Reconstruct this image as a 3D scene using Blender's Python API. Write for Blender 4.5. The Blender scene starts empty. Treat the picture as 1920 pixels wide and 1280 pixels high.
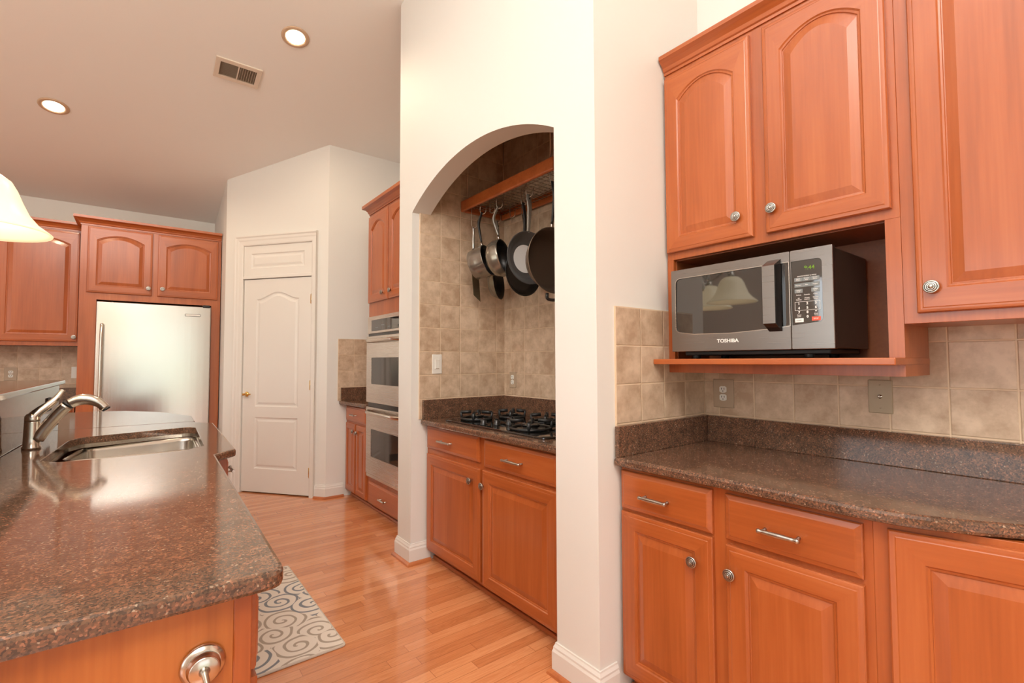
import bpy, bmesh, math, random
from mathutils import Vector, Matrix
random.seed(7)
C = bpy.context.scene.collection
PI = math.pi

# ------------------------------------------------------------------ camera, world, lights, exposure
def make_camera():
    yaw, pit, rol, F = 0.660406411, 0.0403189621, -0.00323935955, 901.286848
    cy, sy = math.cos(yaw), math.sin(yaw)
    f = Vector((sy*math.cos(pit), cy*math.cos(pit), math.sin(pit)))
    r = Vector((cy, -sy, 0)); u = r.cross(f)
    r2 = r*math.cos(rol)+u*math.sin(rol); u2 = -r*math.sin(rol)+u*math.cos(rol)
    cd = bpy.data.cameras.new('camera'); cam = bpy.data.objects.new('camera', cd); C.objects.link(cam)
    cd.sensor_width = 36; cd.lens = F/1920*36; cd.clip_start = 0.02
    m = Matrix((r2, u2, -f)).transposed().to_4x4(); m.translation = (0, 0, 1.30)
    cam.matrix_world = m
    bpy.context.scene.camera = cam
make_camera()

sc = bpy.context.scene
sc.view_settings.view_transform = 'Standard'
sc.view_settings.look = 'None'
sc.view_settings.gamma = 1
sc.view_settings.use_curve_mapping = False
sc.view_settings.exposure = 0.42

w = bpy.data.worlds.new('world'); sc.world = w; w.use_nodes = True
nt = w.node_tree; bg = nt.nodes['Background']
tcw = nt.nodes.new('ShaderNodeTexCoord'); sxw = nt.nodes.new('ShaderNodeSeparateXYZ')
nt.links.new(tcw.outputs['Generated'], sxw.inputs[0])
rw = nt.nodes.new('ShaderNodeValToRGB'); nt.links.new(sxw.outputs['Z'], rw.inputs[0])
rw.color_ramp.elements[0].position = 0.0; rw.color_ramp.elements[0].color = (0.42, 0.50, 0.26, 1)
rw.color_ramp.elements[1].position = 0.12; rw.color_ramp.elements[1].color = (0.95, 0.97, 1.0, 1)
nt.links.new(rw.outputs[0], bg.inputs[0]); bg.inputs[1].default_value = 1.0

def area(name, loc, target, sx, sy, power, col=(1, 1, 1)):
    l = bpy.data.lights.new(name, 'AREA'); l.shape = 'RECTANGLE'; l.size = sx; l.size_y = sy
    l.energy = power; l.color = col
    o = bpy.data.objects.new(name, l); C.objects.link(o); o.location = loc
    o.rotation_euler = (Vector(target)-Vector(loc)).to_track_quat('-Z', 'Y').to_euler()
    return o
# daylight through the windows behind and beside the camera
area('daylight_rear_window', (0.35, -3.12, 1.32), (0.35, 5, 1.32), 3.0, 2.4, 11, (0.95, 0.98, 1.0))
area('daylight_side_window', (-3.85, 1.2, 1.5), (3, 1.6, 1.3), 3.0, 1.9, 40, (0.94, 0.98, 1.0))
# flash light bounced off the ceiling beside the camera
def flash(loc, target, power, cone, col):
    l = bpy.data.lights.new('bounce_flash', 'SPOT'); l.energy = power; l.spot_size = cone; l.spot_blend = 0.8; l.shadow_soft_size = 0.05; l.color = col
    o = bpy.data.objects.new('bounce_flash', l); C.objects.link(o); o.location = loc
    o.rotation_euler = (Vector(target)-Vector(loc)).to_track_quat('-Z', 'Y').to_euler()
flash((-0.15, -0.25, 1.75), (-1.7, 0.2, 4.3), 960, 1.9, (0.93, 0.98, 1.0))
# added overhead fill light, out of frame behind the camera, to brighten the kitchen
area('overhead_fill', (-0.5, -0.9, 3.95), (0.5, 1.6, 0.0), 2.4, 1.8, 85, (1.0, 0.91, 0.81))

# ------------------------------------------------------------------ materials
def new_mat(name):
    m = bpy.data.materials.new(name); m.use_nodes = True
    n = m.node_tree; b = n.nodes['Principled BSDF']
    return m, n, b
def N(n, t, **k):
    x = n.nodes.new(t)
    for a, v in k.items(): setattr(x, a, v)
    return x
def ramp(n, src, stops, interp='LINEAR'):
    r = N(n, 'ShaderNodeValToRGB'); r.color_ramp.interpolation = interp
    e = r.color_ramp.elements
    while len(e) < len(stops): e.new(0.5)
    for i, (p, c) in enumerate(stops):
        e[i].position = p; e[i].color = (*c, 1) if len(c) == 3 else c
    n.links.new(src, r.inputs[0]); return r
def math_(n, op, a, b=None, clamp=False):
    x = N(n, 'ShaderNodeMath', operation=op); x.use_clamp = clamp
    for i, v in enumerate((a, b)):
        if v is None: continue
        if isinstance(v, (int, float)): x.inputs[i].default_value = v
        else: n.links.new(v, x.inputs[i])
    return x.outputs[0]
def plain(name, col, rough=0.5, metal=0.0, spec=0.5, coat=0.0, emit=None, es=0.0, aniso=0.0):
    m, n, b = new_mat(name)
    b.inputs['Base Color'].default_value = (*col, 1); b.inputs['Roughness'].default_value = rough
    b.inputs['Metallic'].default_value = metal; b.inputs['Specular IOR Level'].default_value = spec
    b.inputs['Coat Weight'].default_value = coat; b.inputs['Coat Roughness'].default_value = 0.08
    b.inputs['Anisotropic'].default_value = aniso
    # a little unevenness so that no surface is perfectly uniform
    tc = N(n, 'ShaderNodeTexCoord'); ns = N(n, 'ShaderNodeTexNoise'); ns.inputs['Scale'].default_value = 9
    n.links.new(tc.outputs['Object'], ns.inputs['Vector'])
    mr = N(n, 'ShaderNodeMapRange'); mr.inputs['To Min'].default_value = max(0, rough*0.88); mr.inputs['To Max'].default_value = min(1, rough*1.12)
    n.links.new(ns.outputs['Fac'], mr.inputs['Value']); n.links.new(mr.outputs[0], b.inputs['Roughness'])
    if emit:
        b.inputs['Emission Color'].default_value = (*emit, 1); b.inputs['Emission Strength'].default_value = es
    return m
def wood(name, dark, mid, light, axis='Z', rough=0.34, coat=0.38):
    m, n, b = new_mat(name)
    tc = N(n, 'ShaderNodeTexCoord'); oi = N(n, 'ShaderNodeObjectInfo')
    off = N(n, 'ShaderNodeVectorMath', operation='SCALE'); off.inputs[0].default_value = (37, 53, 71)
    n.links.new(oi.outputs['Random'], off.inputs['Scale'])
    ad = N(n, 'ShaderNodeVectorMath', operation='ADD')
    n.links.new(tc.outputs['Object'], ad.inputs[0]); n.links.new(off.outputs[0], ad.inputs[1])
    def mp(s):
        x = N(n, 'ShaderNodeMapping'); x.inputs['Scale'].default_value = s
        n.links.new(ad.outputs[0], x.inputs[0]); return x.outputs[0]
    lo, hi = (0.9, 7.0)
    s1 = {'Z': (hi, hi, lo), 'X': (lo, hi, hi), 'Y': (hi, lo, hi)}[axis]
    n1 = N(n, 'ShaderNodeTexNoise'); n1.inputs['Scale'].default_value = 1.0; n1.inputs['Detail'].default_value = 4; n1.inputs['Distortion'].default_value = 0.8
    n.links.new(mp(s1), n1.inputs['Vector'])
    s2 = tuple(v*(14 if v == hi else 4) for v in s1)
    n2 = N(n, 'ShaderNodeTexNoise'); n2.inputs['Scale'].default_value = 1.0; n2.inputs['Detail'].default_value = 5
    n.links.new(mp(s2), n2.inputs['Vector'])
    a = math_(n, 'MULTIPLY', n1.outputs['Fac'], 0.66); c = math_(n, 'MULTIPLY', n2.outputs['Fac'], 0.34)
    s = math_(n, 'ADD', a, c); s = math_(n, 'ADD', s, math_(n, 'MULTIPLY', math_(n, 'SUBTRACT', oi.outputs['Random'], 0.5), 0.08))
    r = ramp(n, s, [(0.30, dark), (0.50, mid), (0.70, light)])
    n.links.new(r.outputs[0], b.inputs['Base Color'])
    b.inputs['Roughness'].default_value = rough; b.inputs['Coat Weight'].default_value = coat; b.inputs['Coat Roughness'].default_value = 0.15
    bp = N(n, 'ShaderNodeBump'); bp.inputs['Strength'].default_value = 0.03; bp.inputs['Distance'].default_value = 0.002
    n.links.new(n2.outputs['Fac'], bp.inputs['Height']); n.links.new(bp.outputs[0], b.inputs['Normal'])
    return m
def granite(name):
    m, n, b = new_mat(name)
    tc = N(n, 'ShaderNodeTexCoord')
    v = N(n, 'ShaderNodeTexVoronoi'); v.inputs['Scale'].default_value = 290; v.inputs['Randomness'].default_value = 1
    ns = N(n, 'ShaderNodeTexNoise'); ns.inputs['Scale'].default_value = 90; ns.inputs['Detail'].default_value = 3
    wp = N(n, 'ShaderNodeVectorMath', operation='SCALE'); wp.inputs['Scale'].default_value = 0.006
    n.links.new(tc.outputs['Object'], ns.inputs['Vector']); n.links.new(ns.outputs['Color'], wp.inputs[0])
    ad = N(n, 'ShaderNodeVectorMath', operation='ADD'); n.links.new(tc.outputs['Object'], ad.inputs[0]); n.links.new(wp.outputs[0], ad.inputs[1])
    n.links.new(ad.outputs[0], v.inputs['Vector'])
    sp = N(n, 'ShaderNodeSeparateColor'); n.links.new(v.outputs['Color'], sp.inputs[0])
    r = ramp(n, sp.outputs[0], [(0.0, (0.085, 0.052, 0.036)), (0.25, (0.135, 0.076, 0.048)), (0.55, (0.18, 0.095, 0.057)), (0.78, (0.235, 0.108, 0.062)), (0.93, (0.32, 0.15, 0.09)), (0.988, (0.37, 0.27, 0.19))], 'CONSTANT')
    n3 = N(n, 'ShaderNodeTexNoise'); n3.inputs['Scale'].default_value = 28; n3.inputs['Detail'].default_value = 5
    n.links.new(tc.outputs['Object'], n3.inputs['Vector'])
    r3 = ramp(n, n3.outputs['Fac'], [(0.35, (0.72, 0.73, 0.73)), (0.65, (1.12, 1.09, 1.06))])
    mx = N(n, 'ShaderNodeMix', data_type='RGBA', blend_type='MULTIPLY'); mx.inputs[0].default_value = 1
    n.links.new(r.outputs[0], mx.inputs[6]); n.links.new(r3.outputs[0], mx.inputs[7])
    n.links.new(mx.outputs[2], b.inputs['Base Color'])
    b.inputs['Roughness'].default_value = 0.09; b.inputs['Specular IOR Level'].default_value = 0.6
    return m
def tile(name, axis, u0, v0, su, sv, c1=(0.46, 0.315, 0.205), c2=(0.70, 0.535, 0.385)):
    m, n, b = new_mat(name)
    tc = N(n, 'ShaderNodeTexCoord'); sx = N(n, 'ShaderNodeSeparateXYZ'); n.links.new(tc.outputs['Object'], sx.inputs[0])
    def cell(src, o, s):
        t = math_(n, 'DIVIDE', math_(n, 'SUBTRACT', src, o), s)
        fl = math_(n, 'FLOOR', t); fr = math_(n, 'FRACT', t)
        e = math_(n, 'MULTIPLY', math_(n, 'MINIMUM', fr, math_(n, 'SUBTRACT', 1.0, fr)), s)
        return fl, e
    fu, eu = cell(sx.outputs[axis], u0, su); fv, ev = cell(sx.outputs['Z'], v0, sv)
    nz = N(n, 'ShaderNodeTexNoise'); nz.inputs['Scale'].default_value = 45; n.links.new(tc.outputs['Object'], nz.inputs['Vector'])
    e = math_(n, 'MINIMUM', eu, ev)
    e = math_(n, 'ADD', e, math_(n, 'MULTIPLY', math_(n, 'SUBTRACT', nz.outputs['Fac'], 0.5), 0.0016))
    mask = N(n, 'ShaderNodeMapRange', interpolation_type='SMOOTHSTEP'); mask.inputs['From Min'].default_value = 0.0012; mask.inputs['From Max'].default_value = 0.0042
    n.links.new(e, mask.inputs['Value'])
    wn = N(n, 'ShaderNodeTexWhiteNoise', noise_dimensions='3D'); cb = N(n, 'ShaderNodeCombineXYZ')
    n.links.new(fu, cb.inputs[0]); n.links.new(fv, cb.inputs[1]); n.links.new(cb.outputs[0], wn.inputs['Vector'])
    sh = N(n, 'ShaderNodeVectorMath', operation='SCALE'); sh.inputs['Scale'].default_value = 5.0; n.links.new(wn.outputs['Color'], sh.inputs[0])
    ad = N(n, 'ShaderNodeVectorMath', operation='ADD'); n.links.new(tc.outputs['Object'], ad.inputs[0]); n.links.new(sh.outputs[0], ad.inputs[1])
    mo = N(n, 'ShaderNodeTexNoise'); mo.inputs['Scale'].default_value = 13; mo.inputs['Detail'].default_value = 6; mo.inputs['Roughness'].default_value = 0.62
    n.links.new(ad.outputs[0], mo.inputs['Vector'])
    val = math_(n, 'ADD', mo.outputs['Fac'], math_(n, 'MULTIPLY', math_(n, 'SUBTRACT', wn.outputs['Value'], 0.5), 0.16))
    r = ramp(n, val, [(0.34, c1), (0.50, tuple((a+c)/2 for a, c in zip(c1, c2))), (0.66, c2)])
    mx = N(n, 'ShaderNodeMix', data_type='RGBA'); n.links.new(mask.outputs[0], mx.inputs[0])
    mx.inputs[6].default_value = (0.70, 0.52, 0.35, 1); n.links.new(r.outputs[0], mx.inputs[7])
    n.links.new(mx.outputs[2], b.inputs['Base Color'])
    b.inputs['Roughness'].default_value = 0.38
    bp = N(n, 'ShaderNodeBump'); bp.inputs['Strength'].default_value = 0.6; bp.inputs['Distance'].default_value = 0.003
    hh = math_(n, 'ADD', mask.outputs[0], math_(n, 'MULTIPLY', mo.outputs['Fac'], 0.25))
    n.links.new(hh, bp.inputs['Height']); n.links.new(bp.outputs[0], b.inputs['Normal'])
    return m
def planks(name):
    m, n, b = new_mat(name)
    tc = N(n, 'ShaderNodeTexCoord'); sx = N(n, 'ShaderNodeSeparateXYZ'); n.links.new(tc.outputs['Object'], sx.inputs[0])
    W, L = 0.058, 0.95
    t = math_(n, 'DIVIDE', sx.outputs['Y'], W); row = math_(n, 'FLOOR', t); fr = math_(n, 'FRACT', t)
    wr = N(n, 'ShaderNodeTexWhiteNoise', noise_dimensions='1D'); n.links.new(row, wr.inputs['W'])
    tx = math_(n, 'ADD', math_(n, 'DIVIDE', sx.outputs['X'], L), math_(n, 'MULTIPLY', wr.outputs['Value'], 7.3))
    col = math_(n, 'FLOOR', tx); fx = math_(n, 'FRACT', tx)
    wn = N(n, 'ShaderNodeTexWhiteNoise', noise_dimensions='2D'); cb = N(n, 'ShaderNodeCombineXYZ')
    n.links.new(row, cb.inputs[0]); n.links.new(col, cb.inputs[1]); n.links.new(cb.outputs[0], wn.inputs['Vector'])
    ey = math_(n, 'MULTIPLY', math_(n, 'MINIMUM', fr, math_(n, 'SUBTRACT', 1.0, fr)), W)
    ex = math_(n, 'MULTIPLY', math_(n, 'MINIMUM', fx, math_(n, 'SUBTRACT', 1.0, fx)), L)
    e = math_(n, 'MINIMUM', ex, ey)
    gap = N(n, 'ShaderNodeMapRange'); gap.inputs['From Min'].default_value = 0.0002; gap.inputs['From Max'].default_value = 0.0011
    n.links.new(e, gap.inputs['Value'])
    sh = N(n, 'ShaderNodeVectorMath', operation='SCALE'); sh.inputs['Scale'].default_value = 9.0; n.links.new(wn.outputs['Color'], sh.inputs[0])
    ad = N(n, 'ShaderNodeVectorMath', operation='ADD'); n.links.new(tc.outputs['Object'], ad.inputs[0]); n.links.new(sh.outputs[0], ad.inputs[1])
    mp = N(n, 'ShaderNodeMapping'); mp.inputs['Scale'].default_value = (2.2, 30, 30); n.links.new(ad.outputs[0], mp.inputs[0])
    g1 = N(n, 'ShaderNodeTexNoise'); g1.inputs['Scale'].default_value = 1; g1.inputs['Detail'].default_value = 4; g1.inputs['Distortion'].default_value = 1.2
    n.links.new(mp.outputs[0], g1.inputs['Vector'])
    wv = N(n, 'ShaderNodeMath', operation='SINE'); n.links.new(math_(n, 'MULTIPLY', g1.outputs['Fac'], 42.0), wv.inputs[0])
    mp2 = N(n, 'ShaderNodeMapping'); mp2.inputs['Scale'].default_value = (9, 260, 260); n.links.new(ad.outputs[0], mp2.inputs[0])
    g2 = N(n, 'ShaderNodeTexNoise'); g2.inputs['Scale'].default_value = 1; g2.inputs['Detail'].default_value = 2; n.links.new(mp2.outputs[0], g2.inputs['Vector'])
    v = math_(n, 'ADD', math_(n, 'MULTIPLY', wv.outputs[0], 0.06), math_(n, 'MULTIPLY', g2.outputs['Fac'], 0.30))
    v = math_(n, 'ADD', v, math_(n, 'MULTIPLY', wn.outputs['Value'], 0.34))
    v = math_(n, 'ADD', v, 0.16)
    r = ramp(n, v, [(0.18, (0.45, 0.150, 0.050)), (0.45, (0.64, 0.235, 0.090)), (0.72, (0.76, 0.33, 0.145))])
    mx = N(n, 'ShaderNodeMix', data_type='RGBA'); n.links.new(gap.outputs[0], mx.inputs[0])
    mx.inputs[6].default_value = (0.20, 0.055, 0.015, 1); n.links.new(r.outputs[0], mx.inputs[7])
    n.links.new(mx.outputs[2], b.inputs['Base Color'])
    b.inputs['Roughness'].default_value = 0.16; b.inputs['Coat Weight'].default_value = 0.7; b.inputs['Coat Roughness'].default_value = 0.05
    bp = N(n, 'ShaderNodeBump'); bp.inputs['Strength'].default_value = 0.25; bp.inputs['Distance'].default_value = 0.0008
    n.links.new(gap.outputs[0], bp.inputs['Height']); n.links.new(bp.outputs[0], b.inputs['Normal'])
    return m
def scrolls(name):
    m, n, b = new_mat(name)
    tc = N(n, 'ShaderNodeTexCoord')
    ns = N(n, 'ShaderNodeTexNoise'); ns.inputs['Scale'].default_value = 9; ns.inputs['Detail'].default_value = 1
    n.links.new(tc.outputs['Object'], ns.inputs['Vector'])
    wp = N(n, 'ShaderNodeVectorMath', operation='SCALE'); wp.inputs['Scale'].default_value = 0.03; n.links.new(ns.outputs['Color'], wp.inputs[0])
    ad = N(n, 'ShaderNodeVectorMath', operation='ADD'); n.links.new(tc.outputs['Object'], ad.inputs[0]); n.links.new(wp.outputs[0], ad.inputs[1])
    v = N(n, 'ShaderNodeTexVoronoi', voronoi_dimensions='2D'); v.inputs['Scale'].default_value = 6.0; v.inputs['Randomness'].default_value = 0.75
    n.links.new(ad.outputs[0], v.inputs['Vector'])
    df = N(n, 'ShaderNodeVectorMath', operation='SUBTRACT'); n.links.new(ad.outputs[0], df.inputs[0]); n.links.new(v.outputs['Position'], df.inputs[1])
    sx = N(n, 'ShaderNodeSeparateXYZ'); n.links.new(df.outputs[0], sx.inputs[0])
    ang = math_(n, 'DIVIDE', math_(n, 'ARCTAN2', sx.outputs['Y'], sx.outputs['X']), 2*PI)
    sp = N(n, 'ShaderNodeSeparateColor'); n.links.new(v.outputs['Color'], sp.inputs[0])
    sgn = math_(n, 'SUBTRACT', math_(n, 'MULTIPLY', math_(n, 'GREATER_THAN', sp.outputs[0], 0.5), 2.0), 1.0)
    sgn_ang = math_(n, 'MULTIPLY', ang, sgn)
    ph = math_(n, 'FRACT', math_(n, 'ADD', math_(n, 'ADD', math_(n, 'MULTIPLY', v.outputs['Distance'], 3.6), sgn_ang), sp.outputs[1]))
    d = math_(n, 'ABSOLUTE', math_(n, 'SUBTRACT', ph, 0.5))
    line = N(n, 'ShaderNodeMapRange'); line.inputs['From Min'].default_value = 0.12; line.inputs['From Max'].default_value = 0.17
    n.links.new(d, line.inputs['Value'])
    r = ramp(n, sp.outputs[2], [(0.0, (0.40, 0.325, 0.25)), (0.78, (0.20, 0.215, 0.235))], 'CONSTANT')
    mx = N(n, 'ShaderNodeMix', data_type='RGBA'); n.links.new(line.outputs[0], mx.inputs[0])
    n.links.new(r.outputs[0], mx.inputs[6]); mx.inputs[7].default_value = (0.78, 0.70, 0.60, 1)
    n.links.new(mx.outputs[2], b.inputs['Base Color']); b.inputs['Roughness'].default_value = 0.55
    return m
def paint(name, col, rough=0.6):
    m, n, b = new_mat(name)
    tc = N(n, 'ShaderNodeTexCoord'); ns = N(n, 'ShaderNodeTexNoise'); ns.inputs['Scale'].default_value = 160; ns.inputs['Detail'].default_value = 2
    n.links.new(tc.outputs['Object'], ns.inputs['Vector'])
    b.inputs['Base Color'].default_value = (*col, 1); b.inputs['Roughness'].default_value = rough; b.inputs['Specular IOR Level'].default_value = 0.3
    bp = N(n, 'ShaderNodeBump'); bp.inputs['Strength'].default_value = 0.04; bp.inputs['Distance'].default_value = 0.001
    n.links.new(ns.outputs['Fac'], bp.inputs['Height']); n.links.new(bp.outputs[0], b.inputs['Normal'])
    return m
def brushed(name, col, rough, axis='Z', aniso=0.6):
    m, n, b = new_mat(name)
    tc = N(n, 'ShaderNodeTexCoord'); mp = N(n, 'ShaderNodeMapping')
    mp.inputs['Scale'].default_value = {'Z': (420, 420, 3), 'X': (3, 420, 420)}[axis]
    n.links.new(tc.outputs['Object'], mp.inputs[0])
    ns = N(n, 'ShaderNodeTexNoise'); ns.inputs['Scale'].default_value = 1; ns.inputs['Detail'].default_value = 2; n.links.new(mp.outputs[0], ns.inputs['Vector'])
    mr = N(n, 'ShaderNodeMapRange'); mr.inputs['To Min'].default_value = rough*0.75; mr.inputs['To Max'].default_value = rough*1.25
    n.links.new(ns.outputs['Fac'], mr.inputs['Value']); n.links.new(mr.outputs[0], b.inputs['Roughness'])
    b.inputs['Base Color'].default_value = (*col, 1); b.inputs['Metallic'].default_value = 1.0
    bp = N(n, 'ShaderNodeBump'); bp.inputs['Strength'].default_value = 0.012; bp.inputs['Distance'].default_value = 0.0004
    n.links.new(ns.outputs['Fac'], bp.inputs['Height']); n.links.new(bp.outputs[0], b.inputs['Normal'])
    return m

CH = ((0.31, 0.070, 0.013), (0.41, 0.098, 0.021), (0.48, 0.132, 0.034))
M = {}
M['wood'] = wood('cherry_upright', *CH, axis='Z')
M['wood_x'] = wood('cherry_lengthwise', *CH, axis='X')
M['honey'] = wood('honey_veneer', (0.35, 0.095, 0.016), (0.46, 0.135, 0.025), (0.54, 0.185, 0.042), axis='Z', rough=0.3)
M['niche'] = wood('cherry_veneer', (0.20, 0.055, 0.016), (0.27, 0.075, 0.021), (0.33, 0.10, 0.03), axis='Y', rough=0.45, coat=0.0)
M['granite'] = granite('brown_granite')
M['wall'] = paint('warm_white_paint', (0.775, 0.75, 0.70))
M['ceil'] = paint('ceiling_paint', (0.90, 0.885, 0.85), 0.8)
M['trim'] = paint('trim_paint', (0.77, 0.73, 0.675), 0.35)
M['floor'] = planks('oak_strip_floor')
M['shoe'] = wood('oak_shoe_moulding', (0.36, 0.10, 0.03), (0.48, 0.14, 0.045), (0.56, 0.19, 0.06), axis='X')
M['steel'] = brushed('brushed_steel', (0.62, 0.56, 0.50), 0.26, 'X')
M['steel_v'] = brushed('brushed_steel_upright', (0.80, 0.78, 0.745), 0.22, 'Z')
M['sink'] = brushed('sink_steel', (0.66, 0.62, 0.56), 0.22, 'X')
M['nickel'] = plain('brushed_nickel', (0.62, 0.56, 0.49), 0.22, 1.0)
M['pewter'] = plain('pewter', (0.50, 0.48, 0.44), 0.28, 1.0)
M['pewter_dark'] = plain('pewter_recess', (0.07, 0.06, 0.05), 0.5, 1.0)
M['mw_steel'] = brushed('grey_stainless', (0.27, 0.245, 0.23), 0.30, 'X')
M['brass'] = plain('polished_brass', (0.75, 0.50, 0.16), 0.14, 1.0)
M['black'] = plain('black_enamel', (0.012, 0.011, 0.011), 0.16)
M['iron'] = plain('cast_iron', (0.010, 0.010, 0.010), 0.38)
M['black_glass'] = plain('black_glass', (0.012, 0.011, 0.010), 0.03); M['black_glass'].node_tree.nodes['Principled BSDF'].inputs['IOR'].default_value = 2.1
M['oven_glass'] = plain('oven_glass', (0.022, 0.018, 0.014), 0.05, spec=0.9)
M['rubber'] = plain('black_plastic', (0.015, 0.014, 0.013), 0.45)
M['mw_case'] = plain('dark_painted_case', (0.022, 0.014, 0.010), 0.3)
M['white'] = plain('white_plastic', (0.80, 0.77, 0.70), 0.35)
M['almond'] = plain('almond_plastic', (0.42, 0.33, 0.22), 0.4)
M['taupe'] = plain('taupe_plastic', (0.45, 0.335, 0.23), 0.42)
M['grey_key'] = plain('grey_key', (0.20, 0.22, 0.22), 0.4)
M['white_ink'] = plain('white_ink', (0.85, 0.84, 0.80), 0.5)
M['red_key'] = plain('red_key', (0.75, 0.10, 0.05), 0.4)
M['clock'] = plain('clock_glow', (0.02, 0.05, 0.0), 0.5, emit=(0.30, 0.50, 0.02), es=0.45)
M['lamp'] = plain('lamp_glow', (1, 0.95, 0.85), 0.5, emit=(1.0, 0.86, 0.62), es=9.0)
M['shade'] = plain('frosted_shade', (0.55, 0.50, 0.42), 0.35, emit=(1.0, 0.77, 0.43), es=0.74)
M['reflector'] = plain('lamp_reflector', (0.85, 0.62, 0.40), 0.3, 0.6)
M['ring'] = plain('lamp_trim', (0.60, 0.42, 0.28), 0.5)
M['vent'] = plain('vent_enamel', (0.76, 0.66, 0.55), 0.45)
M['duct'] = plain('grey_duct', (0.36, 0.30, 0.24), 0.8)
M['dark'] = plain('dark_void', (0.03, 0.025, 0.02), 0.9)
M['mat'] = scrolls('scroll_print')
M['mat_edge'] = plain('mat_foam', (0.60, 0.52, 0.43), 0.7)
M['pan_grey'] = plain('grey_metallic_enamel', (0.30, 0.265, 0.225), 0.24, 0.75)
M['pan_pewter'] = plain('pewter_enamel', (0.28, 0.25, 0.20), 0.20, 0.7)
M['pan_black'] = plain('black_nonstick', (0.016, 0.014, 0.012), 0.34)
M['pan_dark'] = plain('worn_nonstick', (0.055, 0.036, 0.024), 0.42)
M['pan_charcoal'] = plain('charcoal_nonstick', (0.075, 0.075, 0.075), 0.3)
M['pan_reflection'] = plain('painted_pan_reflection', (0.86, 0.89, 0.90), 0.3, 0.25)  # window reflection in the skillet, put into a bright base colour
M['pan_bronze'] = plain('bronze_enamel', (0.22, 0.165, 0.12), 0.3, 0.6)
M['grey_handle'] = plain('grey_handle', (0.30, 0.285, 0.25), 0.32, 0.5)
M['blade'] = plain('tarnished_blade', (0.26, 0.20, 0.12), 0.3, 0.9)
M['wire'] = plain('rack_wire', (0.42, 0.33, 0.25), 0.3, 0.9)

# ------------------------------------------------------------------ mesh helpers
def add_box(bm, x0, x1, y0, y1, z0, z1, bev=0.0, seg=2, mi=0):
    t = bmesh.new(); bmesh.ops.create_cube(t, size=1.0)
    for v in t.verts:
        v.co = Vector(((x0+x1)/2+v.co.x*(x1-x0), (y0+y1)/2+v.co.y*(y1-y0), (z0+z1)/2+v.co.z*(z1-z0)))
    if bev > 0:
        bmesh.ops.bevel(t, geom=t.edges[:], offset=bev, segments=seg, affect='EDGES', profile=0.5)
    merge(bm, t, mi)
def merge(bm, t, mi=0, mat=None):
    if mat is not None: t.transform(mat)
    mp = {}
    for v in t.verts: mp[v] = bm.verts.new(v.co)
    for f in t.faces:
        try:
            g = bm.faces.new([mp[v] for v in f.verts]); g.material_index = mi if mi else f.material_index; g.smooth = f.smooth
        except ValueError: pass
    t.free()
def frame_axes(d):
    d = d.normalized(); a = Vector((0, 0, 1)) if abs(d.z) < 0.9 else Vector((1, 0, 0))
    u = d.cross(a).normalized(); return u, d.cross(u).normalized()
def add_lathe(bm, prof, origin=(0, 0, 0), axis=(0, 0, 1), seg=24, mis=None, caps=True):
    """prof: list of (radius, distance along axis)"""
    o = Vector(origin); d = Vector(axis).normalized(); u, v = frame_axes(d)
    rings = []
    for r, h in prof:
        if r < 1e-6: rings.append([bm.verts.new(o+d*h)])
        else: rings.append([bm.verts.new(o+d*h+(u*math.cos(2*PI*k/seg)+v*math.sin(2*PI*k/seg))*r) for k in range(seg)])
    for i in range(len(rings)-1):
        a, b = rings[i], rings[i+1]; mi = mis[i] if mis else 0
        for k in range(seg):
            k2 = (k+1) % seg
            if len(a) == 1 and len(b) == 1: continue
            if len(a) == 1: q = [a[0], b[k2], b[k]]
            elif len(b) == 1: q = [a[k], a[k2], b[0]]
            else: q = [a[k], a[k2], b[k2], b[k]]
            f = bm.faces.new(q); f.smooth = True; f.material_index = mi
    if caps:
        for rg in (rings[0], rings[-1]):
            if len(rg) > 1:
                try: bm.faces.new(rg)
                except ValueError: pass
def add_sweep(bm, pts, rad, seg=10, caps=True, up=None):
    """tube along pts; rad: one radius, or a list of radii or (ra, rb) pairs (ra along `up` cross direction)"""
    P = [Vector(p) for p in pts]; n = len(P)
    if not isinstance(rad, (list,)): rad = [rad]*n
    rings = []; pu = None
    for i in range(n):
        d = (P[min(i+1, n-1)]-P[max(i-1, 0)]).normalized()
        if pu is None:
            a = Vector(up) if up else (Vector((0, 0, 1)) if abs(d.z) < 0.9 else Vector((1, 0, 0)))
            u = (a-d*a.dot(d)).normalized()
        else: u = (pu-d*pu.dot(d)).normalized()
        pu = u; v = d.cross(u)
        ra, rb = rad[i] if isinstance(rad[i], tuple) else (rad[i], rad[i])
        rings.append([bm.verts.new(P[i]+u*math.cos(2*PI*k/seg)*ra+v*math.sin(2*PI*k/seg)*rb) for k in range(seg)])
    for i in range(n-1):
        for k in range(seg):
            f = bm.faces.new([rings[i][k], rings[i][(k+1) % seg], rings[i+1][(k+1) % seg], rings[i+1][k]]); f.smooth = True
    if caps:
        bm.faces.new(list(reversed(rings[0]))); bm.faces.new(rings[-1])
def bez(pts, n=14):
    """Catmull-Rom through pts"""
    P = [Vector(p) for p in pts]; P = [P[0]*2-P[1]]+P+[P[-1]*2-P[-2]]; out = []
    segs = len(P)-3
    for s in range(segs):
        a, b, c, d = P[s:s+4]
        for k in range(n):
            t = k/n
            out.append(0.5*((2*b)+(c-a)*t+(2*a-5*b+4*c-d)*t*t+(3*b-3*c+d-a)*t**3))
    out.append(P[-2]); return out
def area2(p): return sum(p[i][0]*p[(i+1) % len(p)][1]-p[(i+1) % len(p)][0]*p[i][1] for i in range(len(p)))/2
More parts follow.
